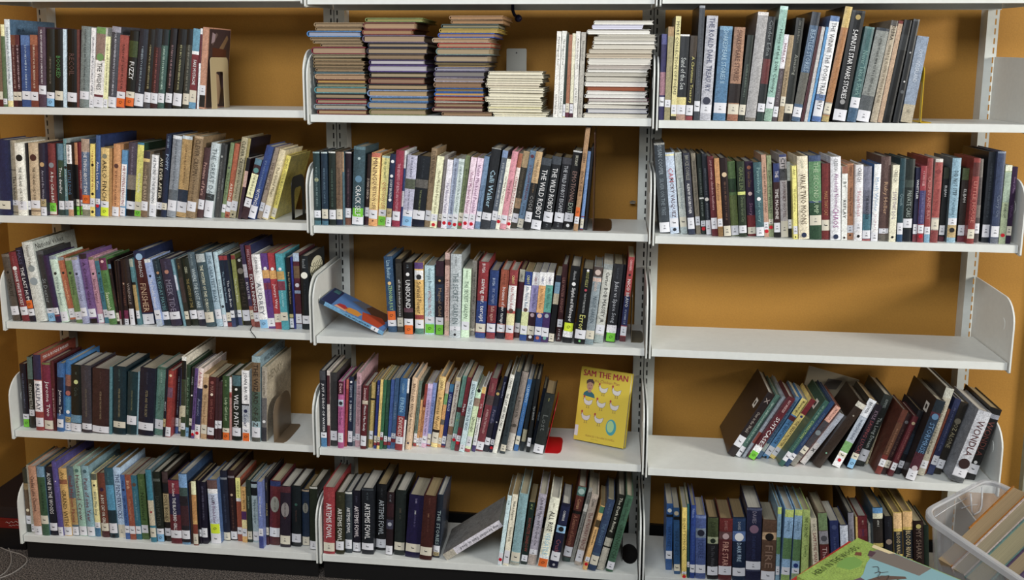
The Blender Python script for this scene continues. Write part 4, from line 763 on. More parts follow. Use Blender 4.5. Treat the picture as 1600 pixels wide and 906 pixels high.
8183 25 297 187 2.0 132 H 2a1e30 b0-10:5c2430 e38:0.4:8c8484 m27-52:8c2c34 L81-95h|dark plum with silver oval emblem
8482 33 278 186 1.5 129 H 152026 t39-58:704c44:THE_TRAIL_HUNTER c30:0.15:2c6054 L79-93h|black wide
8710 41 211 173 1.1 115 H 1c3450 b0-3:b09878 e32:0.4:8c8c80 m20-43:3c3c3c L84-99h|navy blue with silver oval emblem
9018 21 227 193 1.1 127 H 24301f b0-3:b8b8ac L86-99h|very dark green last in bay
@M5
9575 4 326 201 1.3 170 H a82430/a82430 b0-17:a82830 m7-17:c06060 t23-76:f4dce0:ARTEMIS_FOWL L83-96h|scarlet with large pale title
9838 6 235 187 1.5 132 H 35351c t25-78:d8d8c8:ARTEMIS_FOWL m4-15:606040 L79-93h|dark olive with large pale title
10048 16 192 186 1.1 128 H 38444c b0-3:c0c0b8 t25-67:e8eef0:ARTEMIS_FOWL L78-93h|grey slate slim with large pale title
10286 22 223 187 0.9 130 H 1c1a2c m8-18:50506c t24-75:d8ccd0:ARTEMIS_FOWL L84-98h|indigo black with large pale title
10685 15 345 200 0.9 132 H 1c222b b0-3:404850 t22-76:dce8ec:ARTEMIS_FOWL m6-17:505c64 L83-93j|broad black with large pale title
10975 42 287 201 1.9 150 H 1a1c20 t23-76:b8c0c4:ARTEMIS_FOWL m5-18:44484c L83-96h|black taller set back with large title
11225 18 195 190 2.4 131 H 2b1a20 m3-15:808490 b17-38:3c1c24 b43-58:404058 c50:0.3:a0a4b0 L85-99h|black with tiny emblem
11566 21 297 196 2.5 132 H 1f2a28 t27-34:70604c:LAND m38-43:60584c L80-92j|wide dark green black storybook
12026 12 420 188 4.7 125 H 20184a m5-13:9088b0 t24-30:dcdcec:LAND m32-51:5c5488 L78-91j|wide deep violet storybook
12384 4 341 193 4.6 130 H 4a1c16 m3-12:8c503c t27-33:b07c54:LAND m36-56:6c382c L80-93j|wide russet storybook
12579 21 183 190 4.4 131 H 1c2838/2c3c54 t24-79:90a8a8:THE_STORIES L81-97j s91-97m|black blue with green lettering
14394 4 114 210 7.6 135 P b8d4d8 m7-13:80a0a4 L82-99j R92|slim ice blue with red dot
14583 4 155 214 7.1 138 P d6cfb4 t9-36:4c4838:Walk_in_Burgundy t46-66:605c48:Rosemary_Wells L79-97j|cream ivory
14877 7 250 214 6.8 170 H 7aa8b0/8cb0b4 m6-72:90b8bc L82-95j b96-100:a0a090|duck egg blue wide
15088 15 166 188 6.9 119 P 16302b m3-12:a0b860 t25-79:a83c28:HOWLITE_SHADOW L85-95h|dark green with red title
15337 13 227 214 8.2 160 H a8a2b4 t4-72:4c4658:Cindy_Bill_Magee_and_the_Great_One L78-85h b85-100:b0a094|lavender grey
15668 6 269 209 9.4 146 H e4dfb8 t7-14:80785c:GREENWALD t19-48:202020:ALL_RISE t50-82:8cc0dc:VERSATILE b83-89:c8d8ec s88-100o|cream with black and blue title
15962 5 246 194 10.1 134 H 1c2040 b4-32:202850 t10-26:e0e0e8:CONNOR b34-45:80b8e0 c39:0.3:202020 t55-75:a04858:Crush L75-89j c95:0.15:a0a0a8|dark navy with blue bands
16287 43 222 230 10.7 161 H 703024 b0-12:487c74 c6:0.4:90b0a8 b32-36:201c1c t16-29:c88c58:Coman t38-78:c07850:A_Season_of_Secrets L80-93j b94-100:304c48|russet with teal head
16388 44 97 231 12.5 149 P 8c8c84 b22-32:c8c4b8 m7-21:585850 m35-77:50504c|slim stone grey
16607 28 194 217 12.2 152 H b4a494 t6-17:403430:Connie t25-77:8c3c38:The_RUNAWAY_PRINCE L79-95h|fawn
16776 7 120 197 13.6 128 P d8a44c b1-11:3c7c58 b22-33:504020 m37-61:6c4c20 L80-87h R91|amber with green head
17017 4 212 216 13.2 148 H 324a70 m5-20:5c78a0 t33-64:5880a4:THE_BOGGART b75-78:406080 L79-92j|denim blue
17241 10 191 230 13.7 170 H 24261f/2c2e28 t3-49:c0c0ac:The_Dark_is_Rising b57-68:a8a490 b70-100:b0aa98|black green over stone
17489 4 197 231 13.0 170 H 3c6c50/3c6448 t3-32:204030:Susan_Cooper t37-81:24482c:GREENWITCH L87-97h|emerald green last
@R5
18965 41 167 197 -0.9 129 P 1a5fa8/1a5fa8 c10:0.35:c8ccc4 b16-20:1c1c1c t35-65:0c3c70:HATCHET L71-83j|vivid blue slim first
19188 22 159 195 -2.4 129 P 155a94/155a94 c8:0.4:b8a888 b13-18:101418 t29-78:0c3860:HATCHET L85-95j|vivid blue second with cream corner
19387 6 126 205 -1.6 132 P e4c42c t10-66:7c6c14:SECRET_SCHOOL L91-95h R98|yellow slim with red tip
19531 6 62 216 -2.0 136 P 1c6c74 b34-100:16505c L78-85h|thin teal
19601 6 134 212 -1.0 139 H 2148a0 t4-16:8ca4dc:Nixon m29-76:406cc0 L81-92j|cobalt blue
19754 6 271 184 -1.5 122 H 4a62a4 b0-4:6c84bc b20-35:78889c c27:0.35:20243c t38-67:2c4484:ICEFIRE L78-91j|wide blue with eye band
20075 6 281 180 -1.6 118 H 24242a b0-31:46542c t7-30:303c1c:DAVIES b31-42:a0a880 c37:0.25:203020 t45-79:606068:The_Fire_Within L79-93j|olive over charcoal with eye band
20370 6 350 179 -1.0 125 H 6a2428 b0-20:7c2020 t3-18:b07068:DAVIES b21-33:6c4444 c28:0.25:c0a0a0 t37-76:d89880:FIRE_STAR L77-91h|red brown with eye band
20753 6 341 184 -2.0 125 H 1a3050 b1-20:20406c t6-19:a0a8b0:DAVIES b21-37:5478b8 c30:0.35:e8e8e0 t39-69:a8c8e0:DARK_FIRE L79-92j|dark blue with bright eye band
21098 6 400 214 -1.3 149 H 24284c b0-3:505878 t4-20:9088a0:DAVIES c28:0.3:8c6480 t37-69:3c4c84:THE_FIRE_WORLD L72-83h b84-85:505878|broad navy violet with faint eye
21505 6 371 182 -0.5 119 H 6a4a34 b19-31:c8a070 c26:0.3:201818 t37-78:9c7860:FIRE L81-95j|wide brown with tan eye band
21897 6 99 222 -1.0 151 H 7aaac4 b0-9:b4cc4c t13-32:4c7490:Janis b39-61:5c8c4c L77-88h|sky blue with lime head first
22261 6 223 216 0.6 151 H 84b4dc b0-10:b8cc44 t13-30:507c9c:Janis b38-66:5c8c4c b86-100:8cb048 L77-87j|sky blue with lime head second broader
22325 12 197 215 -0.0 147 H 84b0d4 b0-8:b8cc44 t13-30:507c9c:Janis b40-69:5c8c4c c75:0.32:1c3c90 L79-86j b86-100:90a870|sky blue with lime head and navy dot
22593 19 192 211 -1.4 143 H a8c04c t9-37:405c1c:THE_OSMOND t48-64:5c7c24:Lowry|lime green
22940 14 161 191 -6.0 129 H d0c4a4 t7-18:7c7864:JAC t21-65:a02c24:SAM_THE_MAN|parchment with red title
23161 16 233 207 -6.4 136 H 786050 b0-24:7c9c5c b25-43:9c98a0 c35:0.35:606068 b44-100:782828 t47-64:d0a8a0:The|green over red with photo band
23430 16 220 187 -5.7 118 P 2c3c78 m25-48:5c70a8 c10:0.3:4c5c94|indigo blue
23699 20 204 173 -5.6 114 H c8d0e0/2c3868 m15-35:a8b4cc|white with blue edge
23993 55 147 194 -5.4 190 H 8a8894/3c3c40 m25-44:605c68|grey lilac tall
24183 57 52 182 -5.2 117 P d0a840 |thin yellow
24252 58 242 183 -5.2 123 H 8c2430 m6-12:d0a090 b20-32:9c3040 m20-32:50407c|brick crimson
24526 61 59 162 -5.3 109 P a8a898 |thin grey beige
24588 37 258 220 -5.0 190 H 2c2824/1f5068 b0-7:4c94d0 b7-14:c8c8a8 m16-25:c0c0b4 b28-44:302824 b46-51:b09c30|black with blue and cream head
24875 34 197 198 -4.7 131 H 1c1e28 m5-15:404858 c36:0.4:8c7868|black with pale figure
25116 31 212 212 -5.3 200 H cfb030 b0-21:d8ac68 b25-56:242c34 t26-56:c8b070:BLOOD_RIVALS|gold yellow with black title first of pair
25349 31 243 217 -5.0 200 H c8a828 b0-20:d8a85c b24-63:242c34 t25-63:c8b070:BLOOD_RIVALS|gold yellow with black title second of pair
25611 28 262 192 -5.3 128 H 2a1614 c7:0.25:b0a040 t11-56:806858:MY_SHARK|dark brown with gold seal
25886 31 121 181 -5.1 121 H 1c3024 |very dark green edge
"""
STACKS = """
@S1
938 1074 0 137 6c3028 b89c74
929 1073 137 283 88949c b8b0a0
936 1073 283 420 882838 ac987c
933 1071 420 561 202024 a89474
932 1073 561 734 5c98a0 b09c7c
940 1074 734 817 7c8c74 a89878
939 1074 817 932 5a2c24 d0a860
934 1070 932 1076 c0a080 b89878
932 1068 1076 1129 5c7c88 8aa0a0
936 1068 1129 1232 8a7458 a08868
931 1069 1232 1314 7c6c4c a0886a
931 1070 1314 1408 8c7454 a48c6c
930 1061 1408 1498 7c6c50 a8906c
930 1071 1498 1584 8c8468 a8987c
927 1073 1584 1776 7c2030 b89c80
951 1066 1776 1857 8a7458 a48c6c
931 1065 1857 1938 94805f a48e70
924 1060 1938 2028 8a7458 a08868
916 1062 2028 2190 4a84c0 a8b0c4
939 1064 2190 2292 8c7454 a48c6c
935 1071 2292 2405 9c8464 ac9474
@S2
1080 1232 0 174 7c7c50 ac9878
1075 1238 174 356 4c74a8 b8a890
1081 1238 356 485 5c88b8 a89478
1075 1238 485 666 8ca0c8 c0a47c
1075 1236 666 817 202024 b8a07c
1079 1228 817 980 5c2424 a4846c
1082 1236 980 1130 1c1c24 b4a484
1080 1237 1130 1314 54407c c8c4cc
1081 1231 1314 1451 3c2c5c d0ccd0
1078 1229 1451 1592 5c4c3c 9c8468
1076 1237 1592 1762 2c2438 b09c80
1079 1237 1762 1889 1c1c30 b09c7c
1065 1231 1889 2084 6c5c74 b49c80
1065 1198 2084 2224 7c3024 b08c68
1067 1206 2224 2413 6c2420 bc9c7c
1073 1226 2413 2527 7c8c50 a09c60
@S3
1274 1408 0 114 806850 a88868
1249 1382 114 229 6c4444 c8b8a0
1256 1384 229 343 7c4c3c a89070
1256 1386 343 400 c8c8c0 d0c8b8
1255 1386 400 513 a84024 c09870
1255 1385 513 619 3868b8 d8a860
1257 1384 619 733 3060a8 8c7850
1253 1382 733 884 8c7058 9c7c60
1254 1386 884 1005 b0a8b4 9c8c80
1254 1389 1005 1166 48405c 8c8884
1257 1390 1166 1268 8888a0 a8a4ac
1265 1396 1268 1324 6c5838 b89c6c
1257 1394 1324 1388 50442c 8c7c54
1256 1397 1388 1575 24203c b8a488
1260 1403 1575 1762 6c8480 b8a484
1264 1405 1762 1892 a83828 b89878
1250 1401 1892 2018 b0a088 b89878
1265 1413 2018 2145 3454a8 b08c74
1269 1424 2145 2256 c0a850 b89c58
1274 1424 2256 2367 2c4440 9c9478
1299 1436 2367 2477 90704c b48c64
1295 1436 2477 2584 a07c58 b48c64
@S4
1412 1553 0 56 dcd8c4 e4dec8
1410 1556 56 120 e0dcc8 e8e2cc
1397 1539 120 203 e0dcc8 e8e2cc
1396 1538 203 263 dcd8b8 e4deb8
1399 1539 263 323 d8d4c0 e4dec8
1398 1541 323 383 d8d4c0 dcd6c0
1390 1537 383 451 dcd8c4 e4dec8
1389 1535 451 515 e0dcc8 ece6d2
1398 1542 515 623 dad6c2 e8e2cc
1398 1543 623 690 e2decc ece6d2
1398 1544 690 750 e2decc ece6d2
1391 1533 750 810 d0c8b4 ddd5c0
1390 1534 810 870 d8d0bc e0d8c4
1394 1540 870 933 dcd8c4 ece6d2
1393 1539 933 989 dcd8c4 e6e0cc
1396 1542 989 1085 e2decc ece6d2
1398 1540 1085 1167 dedac8 ece6d2
@S5
1644 1812 0 121 d4d0c4 dcd8cc
1653 1810 121 235 1c2c60 d8d8d8
1645 1809 235 348 d0ccc0 dcd8cc
1656 1811 348 424 d8d5cc e4e2da
1656 1811 424 507 602040 d8d4cc
1647 1805 507 601 e0ded8 ecebe6
1652 1807 601 695 e0ded8 e8e6e0
1651 1803 695 796 8c3c20 a05c40
1646 1808 796 931 e0ded8 e8e6e0
1648 1806 931 1059 c4c0b4 d4d0c4
1646 1808 1059 1160 b8b4a8 ccc8bc
1651 1808 1160 1245 dcdad4 e0ded8
1652 1816 1245 1346 b0a8a0 c4bcb4
1653 1817 1346 1514 dcd9d0 e2dfd6
1648 1818 1514 1636 b8ac98 c8bca8
1656 1818 1636 1747 c0b8a8 ccc4b4
1664 1826 1747 1866 d0ccc0 dcd8cc
1666 1826 1866 1958 d8d5cc e4e2da
1668 1826 1958 2058 c0bcb0 ccc8bc
1678 1823 2058 2113 c8c4b8 d0ccc0
1650 1812 2113 2235 e0ded8 e8e6e0
1663 1794 2235 2356 c8c8d8 dcdcec
1667 1818 2356 2455 d8d5cc e4e2da
"""
# ---- assemble the shelved books
specs = []; key = None
for ln in BOOKS.strip().split('\n'):
    if ln[0] == '@': key = ln[1:]; continue
    left, desc = ln.split('|'); tk = left.split()
    specs.append(dict(sh=key, x=int(tk[0]) / 1e4, Y=int(tk[1]) / 1e3, t=int(tk[2]) / 1e4, H=int(tk[3]) / 1e3, a=math.radians(float(tk[4])), D=int(tk[5]) / 1e3,
                      hard=tk[6] == 'H', col=tk[7], dec=tk[8:], desc=desc))
strings = {'J', 'F', 'SAM THE MAN', '& the Chicken Plan', "FRANCES O'ROARK DOWELL", 'Amy June Bates', 'my brother Sam is dead', 'THE BLUE WHALE', 'BLAST TO THE SEA', 'HERO IN THE WOODS'}
for s in specs:
    for d in s['dec']:
        if d[0] == 't': strings.add(d[1:].split(':', 2)[2].replace('_', ' '))
        if d[0] == 'k': strings.add(d[1:].split(':', 3)[3].replace('_', ' '))
prep_texts(strings)
LAB = {'L': 'left bay', 'M': 'middle bay', 'R': 'right bay'}; RN = ['', 'top row', 'second row', 'third row', 'fourth row', 'bottom row']
seen = {}
for i, s in enumerate(specs):
    same = [q for q in specs if q['sh'] == s['sh'] and q['desc'] == s['desc']]
    lab = '%s, %s of the %s' % (s['desc'] + ('' if 'book' in s['desc'] else ' book'), RN[int(s['sh'][1])], LAB[s['sh'][0]])
    if len(same) > 1 and i: lab = lab + ' right of the ' + ' '.join(specs[i - 1]['desc'].split()[:3]) + ' one'
    wds = lab.split()
    if len(wds) > 16: lab = lab.replace(' book', '', 1).replace(' of the ', ', '); wds = lab.split()
    s['label'] = ' '.join(wds[:16]); s['group'] = 'upright books, %s of the %s' % (RN[int(s['sh'][1])], LAB[s['sh'][0]])
    s['z'] = ZS[s['sh']] + .0002; s['k'] = KROW[s['sh']]
    rr, oo = build_book(s)
    if s['desc'] == 'peach brown': last_l1 = (rr, oo, s)
def extra(sh, x, Y, t, H, a, D, hard, col, dec, label):
    bk = dict(x=x, Y=Y, z=ZS[sh] + .0002, t=t, H=H, a=math.radians(a), D=D, hard=hard, col=col, dec=dec, label=label, group='loose books on the shelves', k=KROW[sh])
    return build_book(bk) + (bk,)
def art(parent, polys, x, o0, name, k=1):
    """flat printed colour areas on the right hand cover: (hex, [(y,z)...])"""
    mb = MB()
    for i, (h, p) in enumerate(polys):
        c = lin(h); mb.prism(p, x, x + .0002 + .00004 * i, 0, tuple(min(.85, v * k) for v in c[:3]) + (1,))
    return put(name, mb.mesh(name, M['art']), parent, o0)
# the blue book slumped against the left bracket of the middle bay
r, o0, bk = extra('M3', 1.1015, .028, .0115, .199, -64.2, .137, False, '5aa0cc/4c6c9c', ['L81-92j', 'm40-78:1c3c60', 'b0-8:183048'], 'thin blue paperback slumped against left bracket, third row of the middle bay')
t2 = .0115 / 2
art(r, [('5478ac', [(.002, .005), (.135, .005), (.135, .197), (.002, .197)]), ('20264c', [(.002, .165), (.135, .165), (.135, .197), (.002, .197)]),
        ('6a6c74', [(.09, .02), (.135, .02), (.135, .11), (.1, .13), (.08, .08)]), ('5c3c2c', [(.05, .02), (.135, .004), (.135, .075), (.1, .085), (.07, .06)]),
        ('b0462c', [(.004, .02), (.06, .012), (.085, .03), (.06, .085), (.004, .07)]), ('cc8a3c', [(.01, .085), (.04, .08), (.05, .1), (.045, .12), (.02, .135), (.006, .115)]),
        ('a83434', [(.012, .13), (.03, .122), (.045, .135), (.04, .15), (.02, .155)]), ('d8a080', [(.003, .12), (.013, .125), (.02, .155), (.006, .158)]), ('3c6c70', [(.1, .172), (.128, .172), (.128, .19), (.1, .19)])], t2, o0, 'cover_picture', 1.1)
rr, oo, s = last_l1
art(rr, [('3a2c30', [(.006, .003), (s['D'] - .002, .003), (s['D'] - .002, s['H'] - .003), (.006, s['H'] - .003)]), ('6c5a58', [(.03, .17), (.06, .2), (.05, .205), (.02, .185)]), ('a08c94', [(.02, .175), (.04, .18), (.045, .2), (.025, .205)]),
         ('7c6248', [(.07, .16), (.12, .2), (.13, .19), (.09, .15)]), ('4c241c', [(.03, .13), (.12, .125), (.12, .16), (.03, .165)]), ('a4886c', [(.05, .10), (.07, .06), (.04, .02), (.09, .01), (.1, .05), (.08, .09)]), ('5c4c6c', [(.1, .1), (.125, .11), (.12, .06), (.105, .05)])], s['t'] / 2, oo, 'cover_picture')
# the book fallen sideways on the bottom shelf
r, o0, bk = extra('M5', 1.283, .010, .021, .196, 54.5, .15, True, 'c4c0ca/8a8884', ['b82-100:b0a894'], 'pale spined book with grey cover fallen sideways, bottom row of the middle bay')
spine_text('my brother Sam is dead', r, .185, .055, .021, -.0009, lin('303038'), xoff=o0.translation.x)
# ---- face-out books
def face_book(label, loc, yaw, back, roll, t, H, D, col, page='d8d4c8', cat='book'):
    r = root('hardcover_book', loc, label, cat); r.rotation_mode = 'QUATERNION'
    q = Matrix.Rotation(yaw, 4, 'Z') @ Matrix.Rotation(back, 4, 'X') @ Matrix.Rotation(roll, 4, 'Y') @ Matrix.Rotation(-PI / 2, 4, 'Z')
    r.rotation_quaternion = q.to_quaternion()
    c = lin(col); x = t / 2; bt = .0025; mb = MB(); mb.box(x - bt, x, 0, D, 0, H, c); mb.box(-x, -x + bt, 0, D, 0, H, c); mb.box(-x + bt, x - bt, 0, .003, 0, H, c)
    put('cover', mb.mesh('cover', M['art']), r); mb = MB(); mb.box(-x + bt + .0001, x - bt - .0001, .0035, D - .003, .003, H - .003)
    put('pages', mb.mesh('pages', M['pages']), r, None, lin(page)); return r
zz = ZS['M4'] + .004
Hs, Ds = .208, .151
sam = face_book('bright yellow picture book with chickens displayed face out, fourth row of the middle bay', (1.633, .149, zz), math.radians(-20.5), math.radians(-15), 0, .02, Hs, Ds, 'dac344')
sx = .0101
def ell(cy, cz, ry, rz, n=14): return [(cy + ry * math.cos(2 * PI * i / n), cz + rz * math.sin(2 * PI * i / n)) for i in range(n)]
cover_text('SAM THE MAN', sam, sx + .0002, .008, Hs * .925, .017, lin('a81c38'), .134, squeeze=.9)
cover_text('SAM THE MAN', sam, sx + .00025, .0092, Hs * .925, .017, lin('a81c38'), .134, squeeze=.9)
cover_text('& the Chicken Plan', sam, sx + .0002, .034, Hs * .835, .0085, lin('a8603c'), .085)
cover_text("FRANCES O'ROARK DOWELL", sam, sx + .0002, .035, .0165, .0055, lin('9c6c30'), .088, 'author_name')
cover_text('Amy June Bates', sam, sx + .0002, .052, .0085, .003, lin('8c7c30'), .045, 'author_name')
art(sam, [('2c6470', [(.014, .128), (.05, .124), (.047, .134), (.036, .142), (.024, .142), (.016, .136)]), ('a87c68', [(.027, .138), (.037, .138), (.036, .147), (.028, .147)]),
          ('b08874', ell(.032, .156, .0095, .013)), ('4a3438', [(.021, .16), (.0205, .17), (.027, .176), (.038, .176), (.044, .169), (.043, .158), (.041, .164), (.032, .168), (.024, .164)]),
          ('503034', ell(.028, .158, .0014, .001)), ('503034', ell(.036, .158, .0014, .001)), ('8c4038', ell(.032, .15, .003, .0012))], sx, Matrix(), 'boy_picture')
ch = MB()
def cp(h, p, lv): ch.prism(p, 0, .0002 + .00006 * lv, 0, lin(h))
cp('8c8468', [(-.0145, .006), (-.011, .0135), (-.007, .005), (.002, .003), (.0145, .0085), (.0125, -.003), (.007, -.0095), (-.004, -.010), (-.0115, -.004)], 0)
cp('d8d6d2', [(-.0135, .006), (-.011, .0115), (-.0075, .004), (.002, .002), (.0132, .0072), (.0115, -.003), (.0065, -.0085), (-.0035, -.009), (-.0105, -.004)], 1)
cp('a83440', [(-.015, .0115), (-.015, .0165), (-.012, .018), (-.0095, .0155), (-.0105, .0115), (-.013, .0105)], 2)
cp('a83440', [(-.0155, .0075), (-.013, .0105), (-.0125, .006)], 2)
for lx in (-.002, .004): cp('806840', [(lx - .0006, -.0095), (lx + .0006, -.0095), (lx + .0006, -.0165), (lx + .003, -.0172), (lx - .003, -.0178), (lx - .0006, -.0165)], 2)
chm = ch.mesh('chicken_picture', M['art'])
for cy, cz in ((.073, .152), (.113, .151), (.031, .111), (.071, .110), (.111, .109), (.029, .068), (.069, .066)): put('chicken_picture', chm, sam, Matrix.Translation((sx, cy, cz)))
art(sam, [('48a0a8', ell(.108, .051, .0155, .0225, 20)), ('a8d098', ell(.106, .053, .0105, .0165, 18))], sx, Matrix(), 'egg_picture')
mb = MB(); mb.box(sx, sx + .0004, 0.0005, .0105, .012, .042); put('spine_label', mb.mesh('spine_label', M['print']), sam, None, lin('d8d8dc'))
pale = face_book('pale grey picture book leaning on the wall behind slanting books, right bay', (2.255, .258, ZS['R4'] + .018), 0, math.radians(-6), math.radians(14), .01, .205, .145, 'b4a890')
art(pale, [('6c645c', [(.05, .15), (.09, .16), (.1, .19), (.06, .185)]), ('8c7c6c', [(.1, .1), (.13, .12), (.12, .16)])], .0051, Matrix(), 'cover_picture')
# ---------------------------------------------------------------- stacks of booklets
def cname(h):
    r, g, b = [int(h[i:i + 2], 16) / 255 for i in (0, 2, 4)]; mx, mn = max(r, g, b), min(r, g, b); d = mx - mn
    if d < .09: return 'white' if mx > .8 else 'grey' if mx > .35 else 'black'
    hu = (60 * ((g - b) / d % 6) if mx == r else 60 * ((b - r) / d + 2) if mx == g else 60 * ((r - g) / d + 4)) % 360
    dk = 'dark ' if mx < .42 else ''
    if hu < 14 or hu > 335: return dk + 'red'
    if hu < 50: return 'cream' if mx > .8 else (dk + 'orange' if d > .45 else (dk or '') + 'tan')
    if hu < 75: return 'cream' if mx > .8 else dk + 'olive'
    if hu < 165: return dk + 'green'
    if hu < 200: return dk + 'teal'
    if hu < 255: return dk + 'blue'
    return dk + 'purple'
ORD = ['', 'first', 'second', 'third', 'fourth', 'fifth', 'sixth', 'seventh', 'eighth', 'ninth', 'tenth', 'eleventh', 'twelfth', 'thirteenth', 'fourteenth', 'fifteenth', 'sixteenth', 'seventeenth', 'eighteenth', 'nineteenth', 'twentieth', 'twenty-first', 'twenty-second', 'twenty-third', 'twenty-fourth']
STN = {'S1': 'leftmost stack', 'S2': 'second stack from left', 'S3': 'tilted middle stack', 'S4': 'low cream stack', 'S5': 'tall white stack at right'}
stk = {}; key = None
for ln in STACKS.strip().split('\n'):
    if ln[0] == '@': key = ln[1:]; stk[key] = []; continue
    a = ln.split(); stk[key].append((int(a[0]) / 1e3, int(a[1]) / 1e3, int(a[2]) / 1e4, int(a[3]) / 1e4, a[4], a[5]))
DEP = {'S1': .2, 'S2': .215, 'S3': .2, 'S4': .2, 'S5': .21}
for key, items in stk.items():
    n = len(items)
    for i, (x0, x1, z0, z1, cc, pg) in enumerate(items):
        rnd = random.Random(i * 7 + ord(key[1])); zb = ZS['M1'] + .0002 + z0; th = z1 - z0 - (.0003 if key in ('S4', 'S5') else .0008); w = x1 - x0; dp = DEP[key] + rnd.uniform(-.01, .008)
        thin = key in ('S4', 'S5'); yy = .008 + rnd.uniform(0, .004)
        k = n - i; lab = '%s %s, %s from the top of the %s, top row' % (cname(cc), 'magazine' if thin else 'booklet', ORD[k], STN[key])
        if k == 1: lab = '%s %s topmost on the %s, top row of the middle bay' % (cname(cc), 'magazine' if thin else 'booklet', STN[key])
        if i == 0: lab = '%s %s lying lowest in the %s, top row' % (cname(cc), 'magazine' if thin else 'booklet', STN[key])
        r = root('magazine' if thin else 'booklet', (x0, yy, zb), lab, 'magazine' if thin else 'booklet', 'booklets in the %s' % STN[key], (0, 0, math.radians(rnd.uniform(-1.4, 1.4))))
        c = lin(cc); c = tuple(min(.85, v * (1.0 if thin else .8)) for v in c[:3]) + (1,); ct = min(.0024 if not thin else .0007, th * .2)
        # C shaped cover round the spine at the left, page block showing its long edge
        mb = MB(); rr = th / 2; A = [(rr - rr * math.cos(t), rr + rr * math.sin(t)) for t in [-PI / 2 + PI * j / 6 for j in range(7)]]
        outer = A; inner = [(rr - (rr - ct) * math.cos(t), rr + (rr - ct) * math.sin(t)) for t in [-PI / 2 + PI * j / 6 for j in range(7)]]
        prof_o = [(w, 0)] + outer + [(w, th)]; prof_i = [(w, ct)] + inner + [(w, th - ct)]
        for j in range(len(prof_o) - 1):
            a0, a1, b0, b1 = prof_o[j], prof_o[j + 1], prof_i[j], prof_i[j + 1]
            for (p, q, f) in ((a0, a1, 0), (b1, b0, 0)): mb.quad([(p[0], 0, p[1]), (p[0], dp, p[1]), (q[0], dp, q[1]), (q[0], 0, q[1])], c)
            for Yq in (0, dp): mb.quad([(a0[0], Yq, a0[1]), (a1[0], Yq, a1[1]), (b1[0], Yq, b1[1]), (b0[0], Yq, b0[1])], c)
        for p, q in ((prof_o[0], prof_i[0]), (prof_o[-1], prof_i[-1])): mb.quad([(p[0], 0, p[1]), (p[0], dp, p[1]), (q[0], dp, q[1]), (q[0], 0, q[1])], c)
        put('cover', mb.mesh('cover', M['cover']), r)
        mb = MB(); sub = 1 if not thin else max(1, int(th / .003)); hh = (th - 2 * ct - .0002) / sub
        for q in range(sub): mb.box(ct + .0006 + rnd.uniform(0, .003), w - .001 - rnd.uniform(0, .004), .002 + rnd.uniform(0, .0025), dp - .002, ct + .0001 + q * hh, ct + .0001 + (q + .9) * hh if sub > 1 else ct + .0001 + hh)
        c = lin(pg); put('pages', mb.mesh('pages', M['pagesflat']), r, None, tuple(min(.85, v * (1.0 if thin else .8)) for v in c[:3]) + (1,))
# ---------------------------------------------------------------- bookends
def bookend(sh, x, y, w, h, baselen, col, label, hollow=0, rnd_=.02, sgn=1, front=False, base=True, th=.0015, taper=0, lean=0):
    r = root('bookend', (x, y, ZS[sh] + .0003), label, 'bookend', 'metal bookends')
    n = 6; p = [(0, .0)]; 
    for i in range(n + 1): t = PI - i / n * PI / 2; p.append((rnd_ + rnd_ * math.cos(t) + taper, h - rnd_ + rnd_ * math.sin(t)))
    for i in range(n + 1): t = PI / 2 - i / n * PI / 2; p.append((w - rnd_ + rnd_ * math.cos(t), h - rnd_ + rnd_ * math.sin(t)))
    p += [(w, 0)]
    mb = MB()
    ax = 1 if front else 0
    if hollow:
        iw = w * (1 - hollow) / 2; ih = h * .72; q = [(iw, 0)]
        for i in range(n + 1): t = PI - i / n * PI / 2; q.append((iw + rnd_ * .6 + rnd_ * .6 * math.cos(t), ih - rnd_ * .6 + rnd_ * .6 * math.sin(t)))
        for i in range(n + 1): t = PI / 2 - i / n * PI / 2; q.append((w - iw - rnd_ * .6 + rnd_ * .6 * math.cos(t), ih - rnd_ * .6 + rnd_ * .6 * math.sin(t)))
        q += [(w - iw, 0)]
        P = lambda t, a: (t, a[0], a[1]) if not front else (a[0], t, a[1])
        for i in range(len(p) - 1):
            for t in (0, th): mb.quad([P(t, p[i]), P(t, p[i + 1]), P(t, q[i + 1]), P(t, q[i])])
            for u in (p, q): mb.quad([P(0, u[i]), P(0, u[i + 1]), P(th, u[i + 1]), P(th, u[i])])
    else: mb.prism(p, 0, th, ax)
    put('upright_plate', mb.mesh('upright_plate', M['plain']), r, Matrix.Translation((0, 0, .0015 if lean else 0)) @ Matrix.Rotation(lean, 4, 'Y'), lin(col))
    if base:
        mb = MB(); bl = baselen * sgn
        pol = [(0, .0), (bl * .8, 0.0), (bl * .95, w * .08), (bl, w * .25), (bl, w * .75), (bl * .95, w * .92), (bl * .8, w), (0, w)]
        mb.prism(pol, 0, .0012, 2); put('base_plate', mb.mesh('base_plate', M['plain']), r, None, lin(col))
    return r
bookend('L1', .6455, .012, .115, .138, .0, 'b8a884', 'tan steel bookend with arched slot, top row of the left bay', .42, .012, base=False)
bookend('L2', .8475, .045, .11, .118, .052, '0b0b0c', 'black arched bookend beside leaning yellow book, second row of the left bay', .62, .03)
bookend('M2', 1.6745, .026, .2, .262, .05, '42281a', 'very tall dark brown bookend, second row of the middle bay', 0, .006)
bookend('M3', 1.7835, .05, .115, .135, .034, '5c5442', 'olive translucent looking bookend by the right bracket, third row of the middle bay', 0, .01)
bookend('M4', 1.5535, .045, .115, .148, .046, 'b0101c', 'bright red bookend, fourth row of the middle bay', 0, .03, lean=math.radians(12.2))
